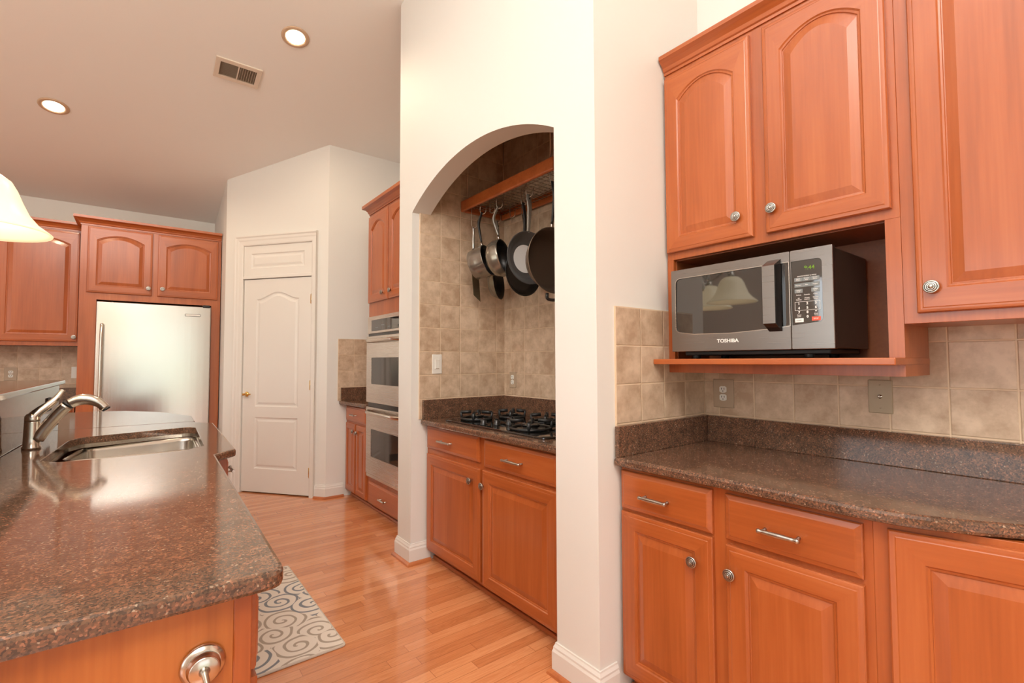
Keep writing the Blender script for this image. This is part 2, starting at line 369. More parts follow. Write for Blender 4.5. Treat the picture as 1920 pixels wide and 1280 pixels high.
def inset(poly, d):
    """offset a ccw 2D polygon inwards by d"""
    n = len(poly); out = []
    for i in range(n):
        a, b, c = Vector(poly[i-1]), Vector(poly[i]), Vector(poly[(i+1) % n])
        e1 = (b-a).normalized(); e2 = (c-b).normalized()
        n1 = Vector((-e1.y, e1.x)); n2 = Vector((-e2.y, e2.x)); m = (n1+n2)
        k = m.length_squared
        m = m*(2/k) if k > 0.3 else n1*1.0
        out.append((b.x+m.x*d, b.y+m.y*d))
    return out
def round_poly(poly, rr, n=6):
    out = []
    for i, p in enumerate(poly):
        r = rr[i] if isinstance(rr, (list, tuple)) else rr
        b = Vector(p)
        if r <= 0: out.append(tuple(b)); continue
        a, c = Vector(poly[i-1]), Vector(poly[(i+1) % len(poly)])
        e1, e2 = (a-b).normalized(), (c-b).normalized()
        h = math.acos(max(-1, min(1, e1.dot(e2))))/2
        t = min(r/math.tan(h), (a-b).length*0.48, (c-b).length*0.48)
        p1, p2 = b+e1*t, b+e2*t
        for k in range(n+1):
            s = k/n; q = p1*(1-s)**2+b*2*s*(1-s)+p2*s*s; out.append((q.x, q.y))
    return out
def add_slab(bm, poly, z0, z1, hole=None, r=0.006, plane='XY', mi=0, hole_r=0.0):
    """flat slab with rounded edges, polygon poly (any winding), optional hole; plane XZ puts 'z' along -y"""
    if area2(poly) < 0: poly = poly[::-1]
    def co(p, z):
        return Vector((p[0], p[1], z)) if plane == 'XY' else Vector((p[0], z, p[1])) if plane == 'XZ' else Vector((z, p[0], p[1]))
    t = bmesh.new()
    prof = [(r, z0), (r*0.3, z0+r*0.3), (0, z0+r), (0, z1-r), (r*0.3, z1-r*0.3), (r, z1)] if r > 0 else [(0, z0), (0, z1)]
    rings = [[t.verts.new(co(p, z)) for p in (inset(poly, d) if d else poly)] for d, z in prof]
    n = len(poly)
    for i in range(len(rings)-1):
        for k in range(n):
            f = t.faces.new([rings[i][k], rings[i][(k+1) % n], rings[i+1][(k+1) % n], rings[i+1][k]])
    hr = []
    if hole:
        if area2(hole) < 0: hole = hole[::-1]
        hp = [(0, z0), (0, z1-hole_r), (hole_r, z1)] if hole_r else [(0, z0), (0, z1)]
        hr = [[t.verts.new(co(p, z)) for p in (inset(hole, -d) if d else hole)] for d, z in hp]
        m = len(hole)
        for i in range(len(hr)-1):
            for k in range(m):
                t.faces.new([hr[i][k], hr[i+1][k], hr[i+1][(k+1) % m], hr[i][(k+1) % m]])
    for ring, hring in ((rings[0], hr[0] if hr else None), (rings[-1], hr[-1] if hr else None)):
        es = []
        for lp in (ring, hring):
            if not lp: continue
            for k in range(len(lp)):
                e = t.edges.get((lp[k], lp[(k+1) % len(lp)]))
                es.append(e or t.edges.new((lp[k], lp[(k+1) % len(lp)])))
        bmesh.ops.triangle_fill(t, use_beauty=True, use_dissolve=False, edges=es)
    merge(bm, t, mi)
def obj(name, bm, mat, parent=None, loc=(0, 0, 0), rotz=0.0, rot=None):
    bmesh.ops.recalc_face_normals(bm, faces=bm.faces[:])
    me = bpy.data.meshes.new(name); bm.to_mesh(me); bm.free()
    for mm in (mat if isinstance(mat, (list, tuple)) else [mat]): me.materials.append(M[mm])
    o = bpy.data.objects.new(name, me); C.objects.link(o)
    o.location = loc; o.rotation_euler = rot if rot else (0, 0, rotz)
    if parent: o.parent = parent
    return o
def tag(o, label, cat, group=None):
    o['label'] = label; o['category'] = cat
    if group: o['group'] = group
    return o
def thing(name, label, cat, loc=(0, 0, 0), rotz=0.0, group=None):
    o = bpy.data.objects.new(name, None); C.objects.link(o); o.empty_display_size = 0.1
    o.location = loc; o.rotation_euler = (0, 0, rotz); return tag(o, label, cat, group)
def struct(name, bm, mat, parent=None, **k):
    o = obj(name, bm, mat, parent, **k)
    if not parent: o['kind'] = 'structure'
    return o
def box(x0, x1, y0, y1, z0, z1, bev=0.0, seg=2):
    bm = bmesh.new(); add_box(bm, x0, x1, y0, y1, z0, z1, bev, seg); return bm
def text(name, s, size, mat, parent, loc, align='CENTER', bold=0.0, ext=0.0003, sx=1.0):
    """lettering in the local XZ plane facing -y"""
    cu = bpy.data.curves.new(name, 'FONT'); cu.body = s; cu.size = size; cu.align_x = align; cu.align_y = 'CENTER'
    cu.extrude = ext; cu.offset = bold
    t = bpy.data.objects.new(name, cu); C.objects.link(t)
    dg = bpy.context.evaluated_depsgraph_get(); me = bpy.data.meshes.new_from_object(t.evaluated_get(dg))
    bpy.data.objects.remove(t); bpy.data.curves.remove(cu)
    me.transform(Matrix.Scale(sx, 4, (1, 0, 0))); me.transform(Matrix.Rotation(PI/2, 4, 'X'))
    me.name = name; me.materials.clear(); me.materials.append(M[mat])
    o = bpy.data.objects.new(name, me); C.objects.link(o); o.parent = parent; o.location = loc
    return o

# ------------------------------------------------------------------ room shell
XW, XH, XB = 1.405, 1.537, 2.165      # arch wall face, its inner face, back wall of nook and alcove
YN, YA0, YA1, YE = 1.272, 1.508, 2.878, 3.07   # nook return wall, alcove opening, far end of arch wall
AP, BP = (0.69, 5.70), (1.43, 4.735)  # diagonal pantry wall
def zc(y):
    z = 3.416-0.2326*(y-4.73)
    return z if y > 0.4 else 4.423-0.2326*(0.4-y)
def add_wall(bm, pts, z0=0.0, top=zc):
    """vertical prism over a plan polygon whose top follows the ceiling"""
    a = [bm.verts.new((x, y, z0)) for x, y in pts]; b = [bm.verts.new((x, y, top(y) if callable(top) else top)) for x, y in pts]
    n = len(pts)
    for i in range(n): bm.faces.new([a[i], a[(i+1) % n], b[(i+1) % n], b[i]])
    bm.faces.new(a[::-1]); bm.faces.new(b)
bm = box(-4.0, 2.4, -3.3, 6.9, -0.1, 0.0); struct('floor', bm, 'floor')
bm = bmesh.new()
ys = [6.9, 0.4, -3.3]
lo = [[bm.verts.new((x, y, zc(y))) for y in ys] for x in (-4.0, 2.4)]
hi = [[bm.verts.new((x, y, zc(y)+0.1)) for y in ys] for x in (-4.0, 2.4)]
for s in (lo, hi):
    for k in range(2): bm.faces.new([s[0][k], s[1][k], s[1][k+1], s[0][k+1]])
for k in range(2):
    for x in (0, 1): bm.faces.new([lo[x][k], lo[x][k+1], hi[x][k+1], hi[x][k]])
for k in (0, 2): bm.faces.new([lo[0][k], lo[1][k], hi[1][k], hi[0][k]])
struct('ceiling', bm, 'ceil')
# arch wall: a plate with a segmental arch
bm = bmesh.new()
ya, R_, zsp, rise = (YA0+YA1)/2, 1.18, 2.280, 0.190
hs = (YA1-YA0)/2; R_ = (hs*hs+rise*rise)/(2*rise); zcn = zsp+rise-R_
th = math.asin(hs/R_)
arch = [(ya+R_*math.sin(a), zcn+R_*math.cos(a)+0.035*(YA1-ya-R_*math.sin(a))/1.37) for a in [th-2*th*k/36 for k in range(37)]]
poly = [(YN, 0), (YA0, 0)]+arch[::-1]+[(YA1, 0), (YE, 0), (YE, zc(YE)), (YN, zc(YN))]
add_slab(bm, poly, XW, XH, r=0, plane='YZ'); struct('wall_arch', bm, 'wall')
bm = bmesh.new(); add_wall(bm, [(XH, YN), (XB, YN), (XB, YA0), (XH, YA0)]); struct('wall_pier', bm, 'wall')
bm = bmesh.new(); add_wall(bm, [(XH, YA1), (XB, YA1), (XB, YE), (XH, YE)]); struct('wall_alcove', bm, 'wall')
bm = bmesh.new(); add_wall(bm, [(XB, -3.3), (2.30, -3.3), (2.30, 0.4), (2.30, 6.82), (2.20, 6.82), (2.20, 4.735), (XB, 4.735), (XB, 0.4)]); struct('wall_right', bm, 'wall')
bm = box(XH, XB, YA0, YA1, 3.40, 3.48); struct('ceiling_alcove', bm, 'wall')
bm = bmesh.new(); add_wall(bm, [BP, (2.20, 4.735), (2.20, 4.85), (1.50, 4.85)]); struct('wall_corner', bm, 'wall')
tv = Vector((BP[0]-AP[0], BP[1]-AP[1])); LW = tv.length; tv /= LW; nv = Vector((tv.y, -tv.x))   # nv points to the room
if nv.x > 0: nv = -nv
def pw(u, d=0.0): return (AP[0]+tv.x*u+nv.x*d, AP[1]+tv.y*u+nv.y*d)
# the pantry wall, in three pieces round its doorway
bm = bmesh.new()
DU0, DU1, DZ = 0.232, 1.040, 2.475
add_wall(bm, [pw(0), pw(DU0), pw(DU0, -0.11), pw(0.06, -0.11)])
add_wall(bm, [pw(DU1), pw(LW), pw(LW-0.02, -0.11), pw(DU1, -0.11)])
add_wall(bm, [pw(DU0), pw(DU1), pw(DU1, -0.11), pw(DU0, -0.11)], z0=DZ)
struct('wall_pantry', bm, 'wall')
bm = bmesh.new(); add_wall(bm, [AP, (0.80, 5.72), (0.80, 6.70), (0.69, 6.70)]); struct('wall_pantry_side', bm, 'wall')
bm = bmesh.new(); add_wall(bm, [(-4.0, 6.70), (2.20, 6.70), (2.20, 6.82), (-4.0, 6.82)]); struct('wall_far', bm, 'wall')
# side wall with window opening, rear wall with window opening (behind the camera)
bm = bmesh.new()
add_wall(bm, [(-4.0, -3.3), (-3.9, -3.3), (-3.9, -0.3), (-4.0, -0.3)]); add_wall(bm, [(-4.0, 2.7), (-3.9, 2.7), (-3.9, 6.7), (-4.0, 6.7)])
add_wall(bm, [(-4.0, -0.3), (-3.9, -0.3), (-3.9, 0.4), (-3.9, 2.7), (-4.0, 2.7), (-4.0, 0.4)], 0, 0.55); add_wall(bm, [(-4.0, -0.3), (-3.9, -0.3), (-3.9, 0.4), (-3.9, 2.7), (-4.0, 2.7), (-4.0, 0.4)], 2.45)
struct('wall_left', bm, 'wall')
bm = bmesh.new()
add_wall(bm, [(-3.9, -3.3), (-1.15, -3.3), (-1.15, -3.2), (-3.9, -3.2)]); add_wall(bm, [(1.85, -3.3), (XB, -3.3), (XB, -3.2), (1.85, -3.2)])
add_wall(bm, [(-1.15, -3.3), (1.85, -3.3), (1.85, -3.2), (-1.15, -3.2)], 0, 0.08); add_wall(bm, [(-1.15, -3.3), (1.85, -3.3), (1.85, -3.2), (-1.15, -3.2)], 2.55)
struct('wall_rear', bm, 'wall')
def window(name, bmf): return struct(name, bmf, 'trim')
bm = bmesh.new()
for x in (-1.15, -0.17, 0.83, 1.81): add_box(bm, x, x+0.04, -3.28, -3.22, 0.08, 2.55)
for z in (0.08, 2.51): add_box(bm, -1.15, 1.85, -3.28, -3.22, z, z+0.04)
window('window_1', bm)
bm = bmesh.new()
for y in (-0.3, 0.68, 1.68, 2.66): add_box(bm, -3.98, -3.92, y, y+0.04, 0.55, 2.45)
for z in (0.55, 2.41): add_box(bm, -3.98, -3.92, -0.3, 2.7, z, z+0.04)
window('window_2', bm)

# baseboards with a wooden shoe
def base_profile(bm, pts, h=0.128, t=0.016):
    """pts: plan polyline along the wall foot, room on its left side"""
    prof = [(0, 0), (t, 0), (t, h*0.72), (t*0.75, h*0.80), (t*0.75, h*0.86), (t*0.4, h*0.95), (t*0.35, h), (0, h)]
    P = [Vector(p) for p in pts]; rings = []
    for i, p in enumerate(P):
        ns = []
        for a, b in ((i-1, i), (i, i+1)):
            if a >= 0 and b < len(P):
                e = (P[b]-P[a]).normalized(); ns.append(Vector((-e.y, e.x)))
        m = ns[0] if len(ns) == 1 else (ns[0]+ns[1])*(2/((ns[0]+ns[1]).length_squared))
        rings.append([bm.verts.new((p.x+m.x*d, p.y+m.y*d, z)) for d, z in prof])
    k = len(prof)
    for i in range(len(rings)-1):
        for j in range(k): bm.faces.new([rings[i][j], rings[i][(j+1) % k], rings[i+1][(j+1) % k], rings[i+1][j]])
    bm.faces.new(rings[0]); bm.faces.new(rings[-1][::-1])
def baseboard(name, pts):
    bm = bmesh.new(); base_profile(bm, pts); o = struct(name, bm, 'trim')
    bm = bmesh.new(); P = [Vector(p) for p in pts]
    prof = [(0.016, 0), (0.034, 0), (0.031, 0.010), (0.024, 0.018), (0.016, 0.020)]
    rings = []
    for i, p in enumerate(P):
        ns = []
        for a, b in ((i-1, i), (i, i+1)):
            if a >= 0 and b < len(P):
                e = (P[b]-P[a]).normalized(); ns.append(Vector((-e.y, e.x)))
        m = ns[0] if len(ns) == 1 else (ns[0]+ns[1])*(2/((ns[0]+ns[1]).length_squared))
        rings.append([bm.verts.new((p.x+m.x*d, p.y+m.y*d, z)) for d, z in prof])
    for i in range(len(rings)-1):
        for j in range(5): bm.faces.new([rings[i][j], rings[i][(j+1) % 5], rings[i+1][(j+1) % 5], rings[i+1][j]])
    bm.faces.new(rings[0]); bm.faces.new(rings[-1][::-1])
    obj('shoe_moulding', bm, 'shoe', o)
baseboard('baseboard_arch_far', [(1.54, YA1), (XW, YA1), (XW, YE), (1.55, YE)])
baseboard('baseboard_arch_near', [(1.50, YN), (XW, YN), (XW, YA0), (1.54, YA0)])
baseboard('baseboard_corner', [pw(1.098), pw(LW), (1.595, 4.735)][::-1])

# ------------------------------------------------------------------ pantry door (structure)
DROT = math.atan2(tv.y, tv.x)
def ploc(u, z, d=0.0): p = pw(u, d); return (p[0], p[1], z)
def rect(x0, z0, x1, z1, arch=0.0, n=12, kind='arc'):
    """ccw loop in (x, z), its top edge optionally arched; always 2 + n + 1 points"""
    pts = [(x0, z0), (x1, z0)]
    for k in range(n+1):
        s = k/n; x = x1+(x0-x1)*s; u = 2*s-1
        if kind == 'ogee': b = arch*(0.5+0.5*math.cos(PI*max(-1, min(1, u*1.0))))
        else:
            b = arch*(1-u*u)
        pts.append((x, z1+b))
    return pts
def raised(bm, loops, fill=True):
    """bridge loops [(pts, y)] in the XZ plane, closing the last (front) one; first is the back"""
    rings = [[bm.verts.new((x, y, z)) for x, z in pts] for pts, y in loops]
    n = len(rings[0])
    for i in range(len(rings)-1):
        for k in range(n): bm.faces.new([rings[i][k], rings[i][(k+1) % n], rings[i+1][(k+1) % n], rings[i+1][k]])
    bm.faces.new(rings[-1])
    return rings
def moulded_plate(bm, w, h, t, panels, nx=12):
    """door slab 0..w x 0..h with front at y=-t, and recessed-and-raised panels [(x0,z0,x1,z1,arch,kind)]"""
    t0 = bmesh.new(); es = []
    out = [t0.verts.new((x, -t, z)) for x, z in ((0, 0), (w, 0), (w, h), (0, h))]
    for k in range(4): es.append(t0.edges.new((out[k], out[(k+1) % 4])))
    bk = [t0.verts.new((x, 0, z)) for x, z in ((0, 0), (w, 0), (w, h), (0, h))]
    for k in range(4): t0.faces.new([out[k], out[(k+1) % 4], bk[(k+1) % 4], bk[k]])
    t0.faces.new(bk)
    for x0, z0, x1, z1, ar, kd in panels:
        lps = []
        for ins, dy in ((0, 0), (0.010, 0.007), (0.022, 0.008), (0.042, 0.002)):
            lps.append((rect(x0+ins, z0+ins, x1-ins, z1-ins, ar, nx, kd), -t+dy))
        rg = raised(t0, lps)[0]
        for k in range(len(rg)): es.append(t0.edges.get((rg[k], rg[(k+1) % len(rg)])))
    bmesh.ops.triangle_fill(t0, use_beauty=True, edges=es)
    merge(bm, t0)
DW = DU1-DU0-0.012
bm = bmesh.new(); moulded_plate(bm, DW, 2.118, 0.036, [(0.150, 0.228, 0.650, 0.735, 0, 'arc'), (0.150, 0.842, 0.650, 1.915, 0.070, 'ogee')])
door = struct('door_1', bm, 'trim', loc=ploc(DU0+0.006, 0.012, -0.040), rotz=DROT)
for z in (0.22, 1.06, 1.90):
    bm = box(DW-0.012, DW+0.004, -0.042, -0.030, z-0.045, z+0.045, 0.002); add_lathe(bm, [(0.006, -0.05), (0.006, 0.05)], (DW+0.001, -0.043, z), (0, 0, 1), 10)
    obj('hinge', bm, 'brass', door)
bm = bmesh.new(); add_lathe(bm, [(0.026, 0), (0.026, 0.004), (0.020, 0.010), (0.011, 0.016), (0.011, 0.045), (0.014, 0.050), (0, 0.054)], (0.052, -0.036, 0.962), (0, -1, 0), 20)
add_sweep(bm, bez([(0.045, -0.082, 0.962), (0.075, -0.086, 0.966), (0.105, -0.088, 0.960), (0.138, -0.084, 0.966)], 6), [(0.010, 0.008)]*7+[(0.008, 0.006)]*7+[(0.006, 0.005)]*5, 10)
h = obj('door_handle', bm, 'brass', door); h['label'] = 'polished brass lever handle'
# frame, transom bar and transom panel, casing
bm = bmesh.new(); cw = 0.102
prof = [(0.0, 0.0), (0.0, 0.012), (0.012, 0.016), (0.045, 0.017), (0.058, 0.021), (0.078, 0.022), (0.090, 0.029), (0.102, 0.029), (0.102, 0.0)]   # (outward from opening, off the wall)
rings = []
for (u, z, du, dz) in ((DU0, 0, -1, 0), (DU0, DZ, -1, 1), (DU1, DZ, 1, 1), (DU1, 0, 1, 0)):
    rings.append([bm.verts.new(ploc(u+du*min(a, 0.105 if du < 0 else 0.06), z+dz*a, b)) for a, b in prof])
for i in range(3):
    for j in range(9): bm.faces.new([rings[i][j], rings[i][(j+1) % 9], rings[i+1][(j+1) % 9], rings[i+1][j]])
bm.faces.new(rings[0]); bm.faces.new(rings[3])
trim = struct('trim_1', bm, 'trim')
bm = bmesh.new()
moulded_plate(bm, DU1-DU0, DZ-2.168, 0.02, [(0.085, 0.075, 0.715, 0.225, 0, 'arc')]); obj('transom_panel', bm, 'trim', trim, ploc(DU0, 2.168, -0.02), DROT)
bm = box(0, DU1-DU0, -0.012, 0.09, 2.136, 2.168, 0.004); obj('transom_bar', bm, 'trim', trim, ploc(DU0, 0, 0), DROT)

# ------------------------------------------------------------------ tiled walls
SP = 0.1575
M['tile_nook_back'] = tile('tile_nook_back', 'Y', 0.380, 1.046, 0.1625, SP)
M['tile_nook_side'] = tile('tile_nook_side', 'X', 1.508, 1.046, 0.1600, SP)
M['tile_alcove_side'] = tile('tile_alcove_side', 'X', 1.458, 1.050, 0.1560, SP)
M['tile_alcove_back'] = tile('tile_alcove_back', 'Y', 0.618, 1.050, 0.1550, SP)
M['tile_far'] = tile('tile_far', 'X', -0.779, 1.084, 0.1580, SP)
M['tile_corner'] = tile('tile_corner', 'X', 1.532, 1.050, 0.1560, SP)
struct('trim_2', box(XB-0.008, XB, -1.2, YN, 0.92, 1.60), 'tile_nook_back')
struct('trim_3', box(1.508, XB-0.008, YN-0.008, YN, 0.92, 1.520), 'tile_nook_side')
struct('trim_4', box(1.458, XB, YA1-0.008, YA1, 0.92, 3.395), 'tile_alcove_side')
struct('trim_5', box(XB-0.008, XB, YA0+0.008, YA1-0.008, 0.92, 3.395), 'tile_alcove_back')
struct('trim_6', box(1.56, XB, YA0, YA0+0.008, 0.92, 3.395), 'tile_alcove_side')
struct('trim_7', box(-2.0, -0.44, 6.692, 6.70, 0.92, 1.46), 'tile_far')
struct('trim_8', box(1.532, XB, 4.727, 4.735, 0.92, 1.520), 'tile_corner')

# ------------------------------------------------------------------ cabinets
def panel_door(w, h, arch=0.0, t=0.02, sw=0.062):
    """raised panel door 0..w x 0..h, back at y=0, front at y=-t"""
    bm = bmesh.new(); n = 14
    def L(i, y, a=0.0):
        if a: return (rect(i, i, w-i, h-i-a, a, n), y)
        return (rect(i, i, w-i, h-i, 0, n), y)
    a = arch
    loops = [L(0, 0), L(0, -t+0.006), L(0.003, -t+0.0025), L(0.009, -t+0.0015), L(0.014, -t+0.0012), L(0.0165, -t),
             L(sw, -t, a), L(sw+0.004, -t+0.004, a), L(sw+0.009, -t+0.005, a), L(sw+0.0105, -t+0.0085, a), L(sw+0.013, -t+0.009, a),
             L(sw+0.040, -t+0.0015, a)]
    raised(bm, loops); bm.faces.ensure_lookup_table()
    for f in bm.faces:
        c = f.calc_center_median()
        if abs(c.y+t) < 0.0035 and f.normal.length >= 0 and (c.z < sw*0.98 or c.z > h-sw-arch*0.02-0.002) and sw*0.5 < c.x < w-sw*0.5: f.material_index = 1
    return bm
def drawer_front(w, h, t=0.02):
    bm = bmesh.new(); n = 4
    def L(i, y): return (rect(i, i, w-i, h-i, 0, n), y)
    raised(bm, [L(0, 0), L(0, -t+0.008), L(0.003, -t+0.005), L(0.014, -t+0.002), L(0.0175, -t)]); return bm
def add_knob(parent, x, z, y=-0.02):
    bm = bmesh.new()
    prof = [(0.0065, 0), (0.0065, 0.010), (0.0165, 0.012), (0.0170, 0.015), (0.0150, 0.0175), (0.0135, 0.0162), (0.0122, 0.0185), (0.0105, 0.020), (0.0095, 0.0185), (0.0082, 0.0205), (0.0066, 0.0215), (0.0058, 0.020), (0.0045, 0.022), (0, 0.0225)]
    mis = [0, 0, 0, 0, 0, 1, 0, 0, 1, 0, 0, 1, 0]
    add_lathe(bm, [(r*1.15, h*1.08) for r, h in prof], (x, y, z), (0, -1, 0), 28, mis)
    return obj('knob', bm, ['pewter', 'pewter_dark'], parent)
def add_pull(parent, x, z, y=-0.02, L=0.118):
    bm = bmesh.new()
    for s in (-1, 1): add_lathe(bm, [(0.006, 0), (0.0045, 0.004), (0.0045, 0.026)], (x+s*L*0.40, y, z), (0, -1, 0), 12)
    P = []; R = []
    for k in range(21):
        s = -1+2*k/20; P.append((x+s*L/2, y-0.028, z)); a = abs(s)
        R.append(0.0062 if a > 0.95 else 0.0078 if 0.86 < a else 0.0052 if a > 0.75 else 0.0056+0.0022*(1-a))
    add_sweep(bm, P, R, 12)
    return obj('pull_handle', bm, 'pewter', parent)
def door_part(cab, x0, x1, z0, z1, arch=0.0, knob=None, mat='wood', sw=0.062, y=0.0, rot=0.0):
    o = obj('door', panel_door(x1-x0, z1-z0, arch, sw=sw), [mat, 'wood_x'], cab, (x0, y, z0), rot)
    if knob: add_knob(o, knob[0]-x0, knob[1]-z0)
    return o
def drawer_part(cab, x0, x1, z0, z1, pull=None, L=0.118):
    o = obj('drawer', drawer_front(x1-x0, z1-z0), 'wood_x', cab, (x0, 0, z0))
    if pull: add_pull(o, pull[0]-x0, pull[1]-z0, L=L)
    return o
def base_body(cab, w, depth, ztop=0.882, toe=0.055, th=0.10, mat='wood'):
    bm = bmesh.new(); add_box(bm, 0, w, 0, depth, th-0.03, ztop, 0.0015, 1); add_box(bm, 0.005, w-0.005, toe, depth, 0, th-0.02)
    o = obj('cabinet_body', bm, mat, cab)
    obj('toe_moulding', box(0, w, toe-0.012, toe, 0, 0.022, 0.004), 'shoe', cab)
    return o
def crown(cab, x0, x1, z, depth, side_l=True, side_r=False, h=0.075, out=0.045, name='crown_moulding'):
    """crown round the top of a cabinet whose face is y=0"""
    prof = [(0.0, 0.0), (0.006, 0.0), (0.006, 0.012), (0.012, 0.016), (0.016, 0.030), (0.030, 0.046), (out-0.004, 0.055), (out, 0.058), (out, h), (0.0, h)]
    bm = bmesh.new(); path = []
    if side_l: path.append((x0, depth, -1, 0))
    path.append((x0, 0, -1 if side_l else 0, -1)); path.append((x1, 0, 1 if side_r else 0, -1))
    if side_r: path.append((x1, depth, 1, 0))
    rings = [[bm.verts.new((x+dx*a, y+dy*a, z+b)) for a, b in prof] for x, y, dx, dy in path]
    k = len(prof)
    for i in range(len(rings)-1):
        for j in range(k): bm.faces.new([rings[i][j], rings[i][(j+1) % k], rings[i+1][(j+1) % k], rings[i+1][j]])
    bm.faces.new(rings[0]); bm.faces.new(rings[-1][::-1])
    return obj(name, bm, 'wood_x', cab)
RW = -PI/2    # cabinets of the right-hand side face -x; their local x runs towards the camera

# nook base cabinet: local x = 1.272 - y
XF = 1.535
t = thing('base_cabinet', 'cherry base cabinet with two drawers and two doors under the counter below the microwave', 'cabinet', (XF, YN-0.008, 0), RW)
Y0 = YN-0.008
base_body(t, Y0-0.432, XB-XF-0.01, 0.884)
drawer_part(t, Y0-1.256, Y0-0.875, 0.722, 0.868, (Y0-1.089, 0.788))
drawer_part(t, Y0-0.829, Y0-0.452, 0.720, 0.866, (Y0-0.653, 0.786))
door_part(t, Y0-1.256, Y0-0.875, 0.085, 0.710, 0, (Y0-0.943, 0.613))
door_part(t, Y0-0.829, Y0-0.452, 0.085, 0.703, 0, (Y0-0.811, 0.615))
# angled base cabinet at the end of that run
AN = math.radians(13.0)
t = thing('base_cabinet', 'angled cherry base cabinet with one tall raised panel door beside the drawers', 'cabinet', (XF, 0.4315, 0), RW+AN)
bm = bmesh.new(); add_slab(bm, [(0, 0), (0.62, 0), (0.62, 0.50), (0.145, 0.50)], 0.075, 0.882, r=0.0015); add_slab(bm, [(0.02, 0.055), (0.62, 0.055), (0.62, 0.45), (0.12, 0.45)], 0, 0.078, r=0)
obj('cabinet_body', bm, 'wood', t)
door_part(t, 0.030, 0.470, 0.085, 0.866, sw=0.072)
# nook counter
bm = bmesh.new()
front = [(1.490, Y0), (1.487, 0.60), (1.487, 0.50), (1.490, 0.43), (1.500, 0.367), (1.520, 0.310), (1.546, 0.260), (1.577, 0.210), (1.608, 0.164), (1.655, 0.10), (1.735, 0.0), (1.90, -0.18), (2.05, -0.36)]
add_slab(bm, front+[(XB-0.009, -0.36), (XB-0.009, Y0)], 0.885, 0.92, r=0.010)
t = thing('countertop', 'brown speckled granite counter with a curving front edge under the microwave', 'countertop', (0, 0, 0))
obj('slab', bm, 'granite', t)
bm = box(XB-0.029, XB-0.009, -0.36, Y0-0.021, 0.9195, 1.040, 0.003); o = obj('backsplash', bm, 'granite', t)
bm = box(1.495, XB-0.009, Y0-0.020, Y0, 0.9195, 1.040, 0.003); obj('backsplash', bm, 'granite', t)

# wall cabinet with microwave niche: local x = 1.264 - y
XU = 1.87
t = thing('wall_cabinet', 'cherry wall cabinet with two arched doors above the open microwave niche', 'cabinet', (XU, Y0, 0), RW)
cabU = t; WU = Y0-0.428; D = XB-0.009-XU
bm = bmesh.new()
add_box(bm, 0, WU, 0, D, 1.745, 2.60, 0.001, 1)                   # closed box behind the doors
add_box(bm, 0, Y0-1.234, 0, D, 1.247, 1.745)                      # stiles and sides of the niche
add_box(bm, Y0-0.468, WU, 0, D, 1.247, 1.745)
add_box(bm, Y0-1.234, Y0-0.468, 0, D, 1.247, 1.283)
obj('cabinet_body', bm, 'wood', t)
bm = bmesh.new(); nx0, nx1 = Y0-1.234, Y0-0.468
add_box(bm, nx0, nx0+0.004, 0.019, D, 1.305, 1.7455); add_box(bm, nx1-0.004, nx1, 0.019, D, 1.305, 1.7455)
add_box(bm, nx0, nx1, 0.019, D, 1.7405, 1.7445); add_box(bm, nx0, nx1, D-0.012, D-0.004, 1.305, 1.745)
obj('niche_lining', bm, 'niche', t)
obj('shelf', box(0.0005, WU+0.004, -0.118, D-0.013, 1.2835, 1.306, 0.003), 'wood_x', t)
door_part(t, Y0-1.258, Y0-0.876, 1.776, 2.570, 0.055, (Y0-0.934, 1.863))
door_part(t, Y0-0.827, Y0-0.447, 1.776, 2.570, 0.055, (Y0-0.801, 1.863))
crown(t, 0, WU, 2.592, D, side_l=False, out=0.045)
t = thing('wall_cabinet', 'taller cherry wall cabinet with one door, at the frame edge beside the microwave', 'cabinet', (XU, 0.4275, 0), RW)
obj('cabinet_body', box(0, 0.62, 0, D, 1.410, 2.78, 0.001, 1), 'wood', t)
door_part(t, 0.4275-0.392, 0.56, 1.440, 2.74, 0.055, (0.4275-0.354, 1.514), sw=0.07)

# ------------------------------------------------------------------ microwave
def rrect(x0, z0, x1, z1, r, n=6): return round_poly([(x0, z0), (x1, z0), (x1, z1), (x0, z1)], r, n)
MWX, MWY, MWZ = 1.782, 1.190, 1.3062
t = thing('microwave_oven', 'grey stainless microwave with dark window sitting in the cherry cabinet niche', 'microwave', (MWX, MWY, MWZ), RW)
MW, MH, MZ = 0.603, 0.372, 0.030
bm = box(0.004, MW-0.004, 0.026, 0.340, MZ+0.002, MH-0.004, 0.004); obj('case', bm, 'mw_case', t)
obj('base_pan', box(0.03, MW-0.03, 0.05, 0.33, 0.014, MZ+0.002, 0.004), 'rubber', t)
for fx in (0.07, 0.50):
    for fy in (0.07, 0.30):
        bm = bmesh.new(); add_lathe(bm, [(0.014, 0), (0.016, 0.004), (0.016, MZ+0.004)], (fx, fy, 0), (0, 0, 1), 14); obj('foot', bm, 'rubber', t)
DS = 0.472
bm = bmesh.new()
win = round_poly([(0.022, 0.112), (0.10, 0.101), (0.25, 0.098), (0.40, 0.106), (DS-0.004, 0.113), (DS-0.004, 0.334), (0.022, 0.334)], [0.024, 0, 0, 0, 0.001, 0.001, 0.024])
add_slab(bm, rrect(0.0, MZ, DS-0.001, MH, 0.004), 0.0, 0.025, hole=win, r=0.002, plane='XZ', hole_r=0.0)
dr = obj('door', bm, 'mw_steel', t)
bm = bmesh.new(); add_slab(bm, inset(win, 0.0004), 0.003, 0.02, r=0.0005, plane='XZ'); obj('window_glass', bm, 'black_glass', dr)
bm = bmesh.new(); add_slab(bm, inset(win, -0.0022), -0.0012, 0.001, hole=win, r=0.0, plane='XZ'); obj('chrome_bead', bm, 'steel', dr)
bm = bmesh.new()
hx0, hx1 = 0.395, 0.437
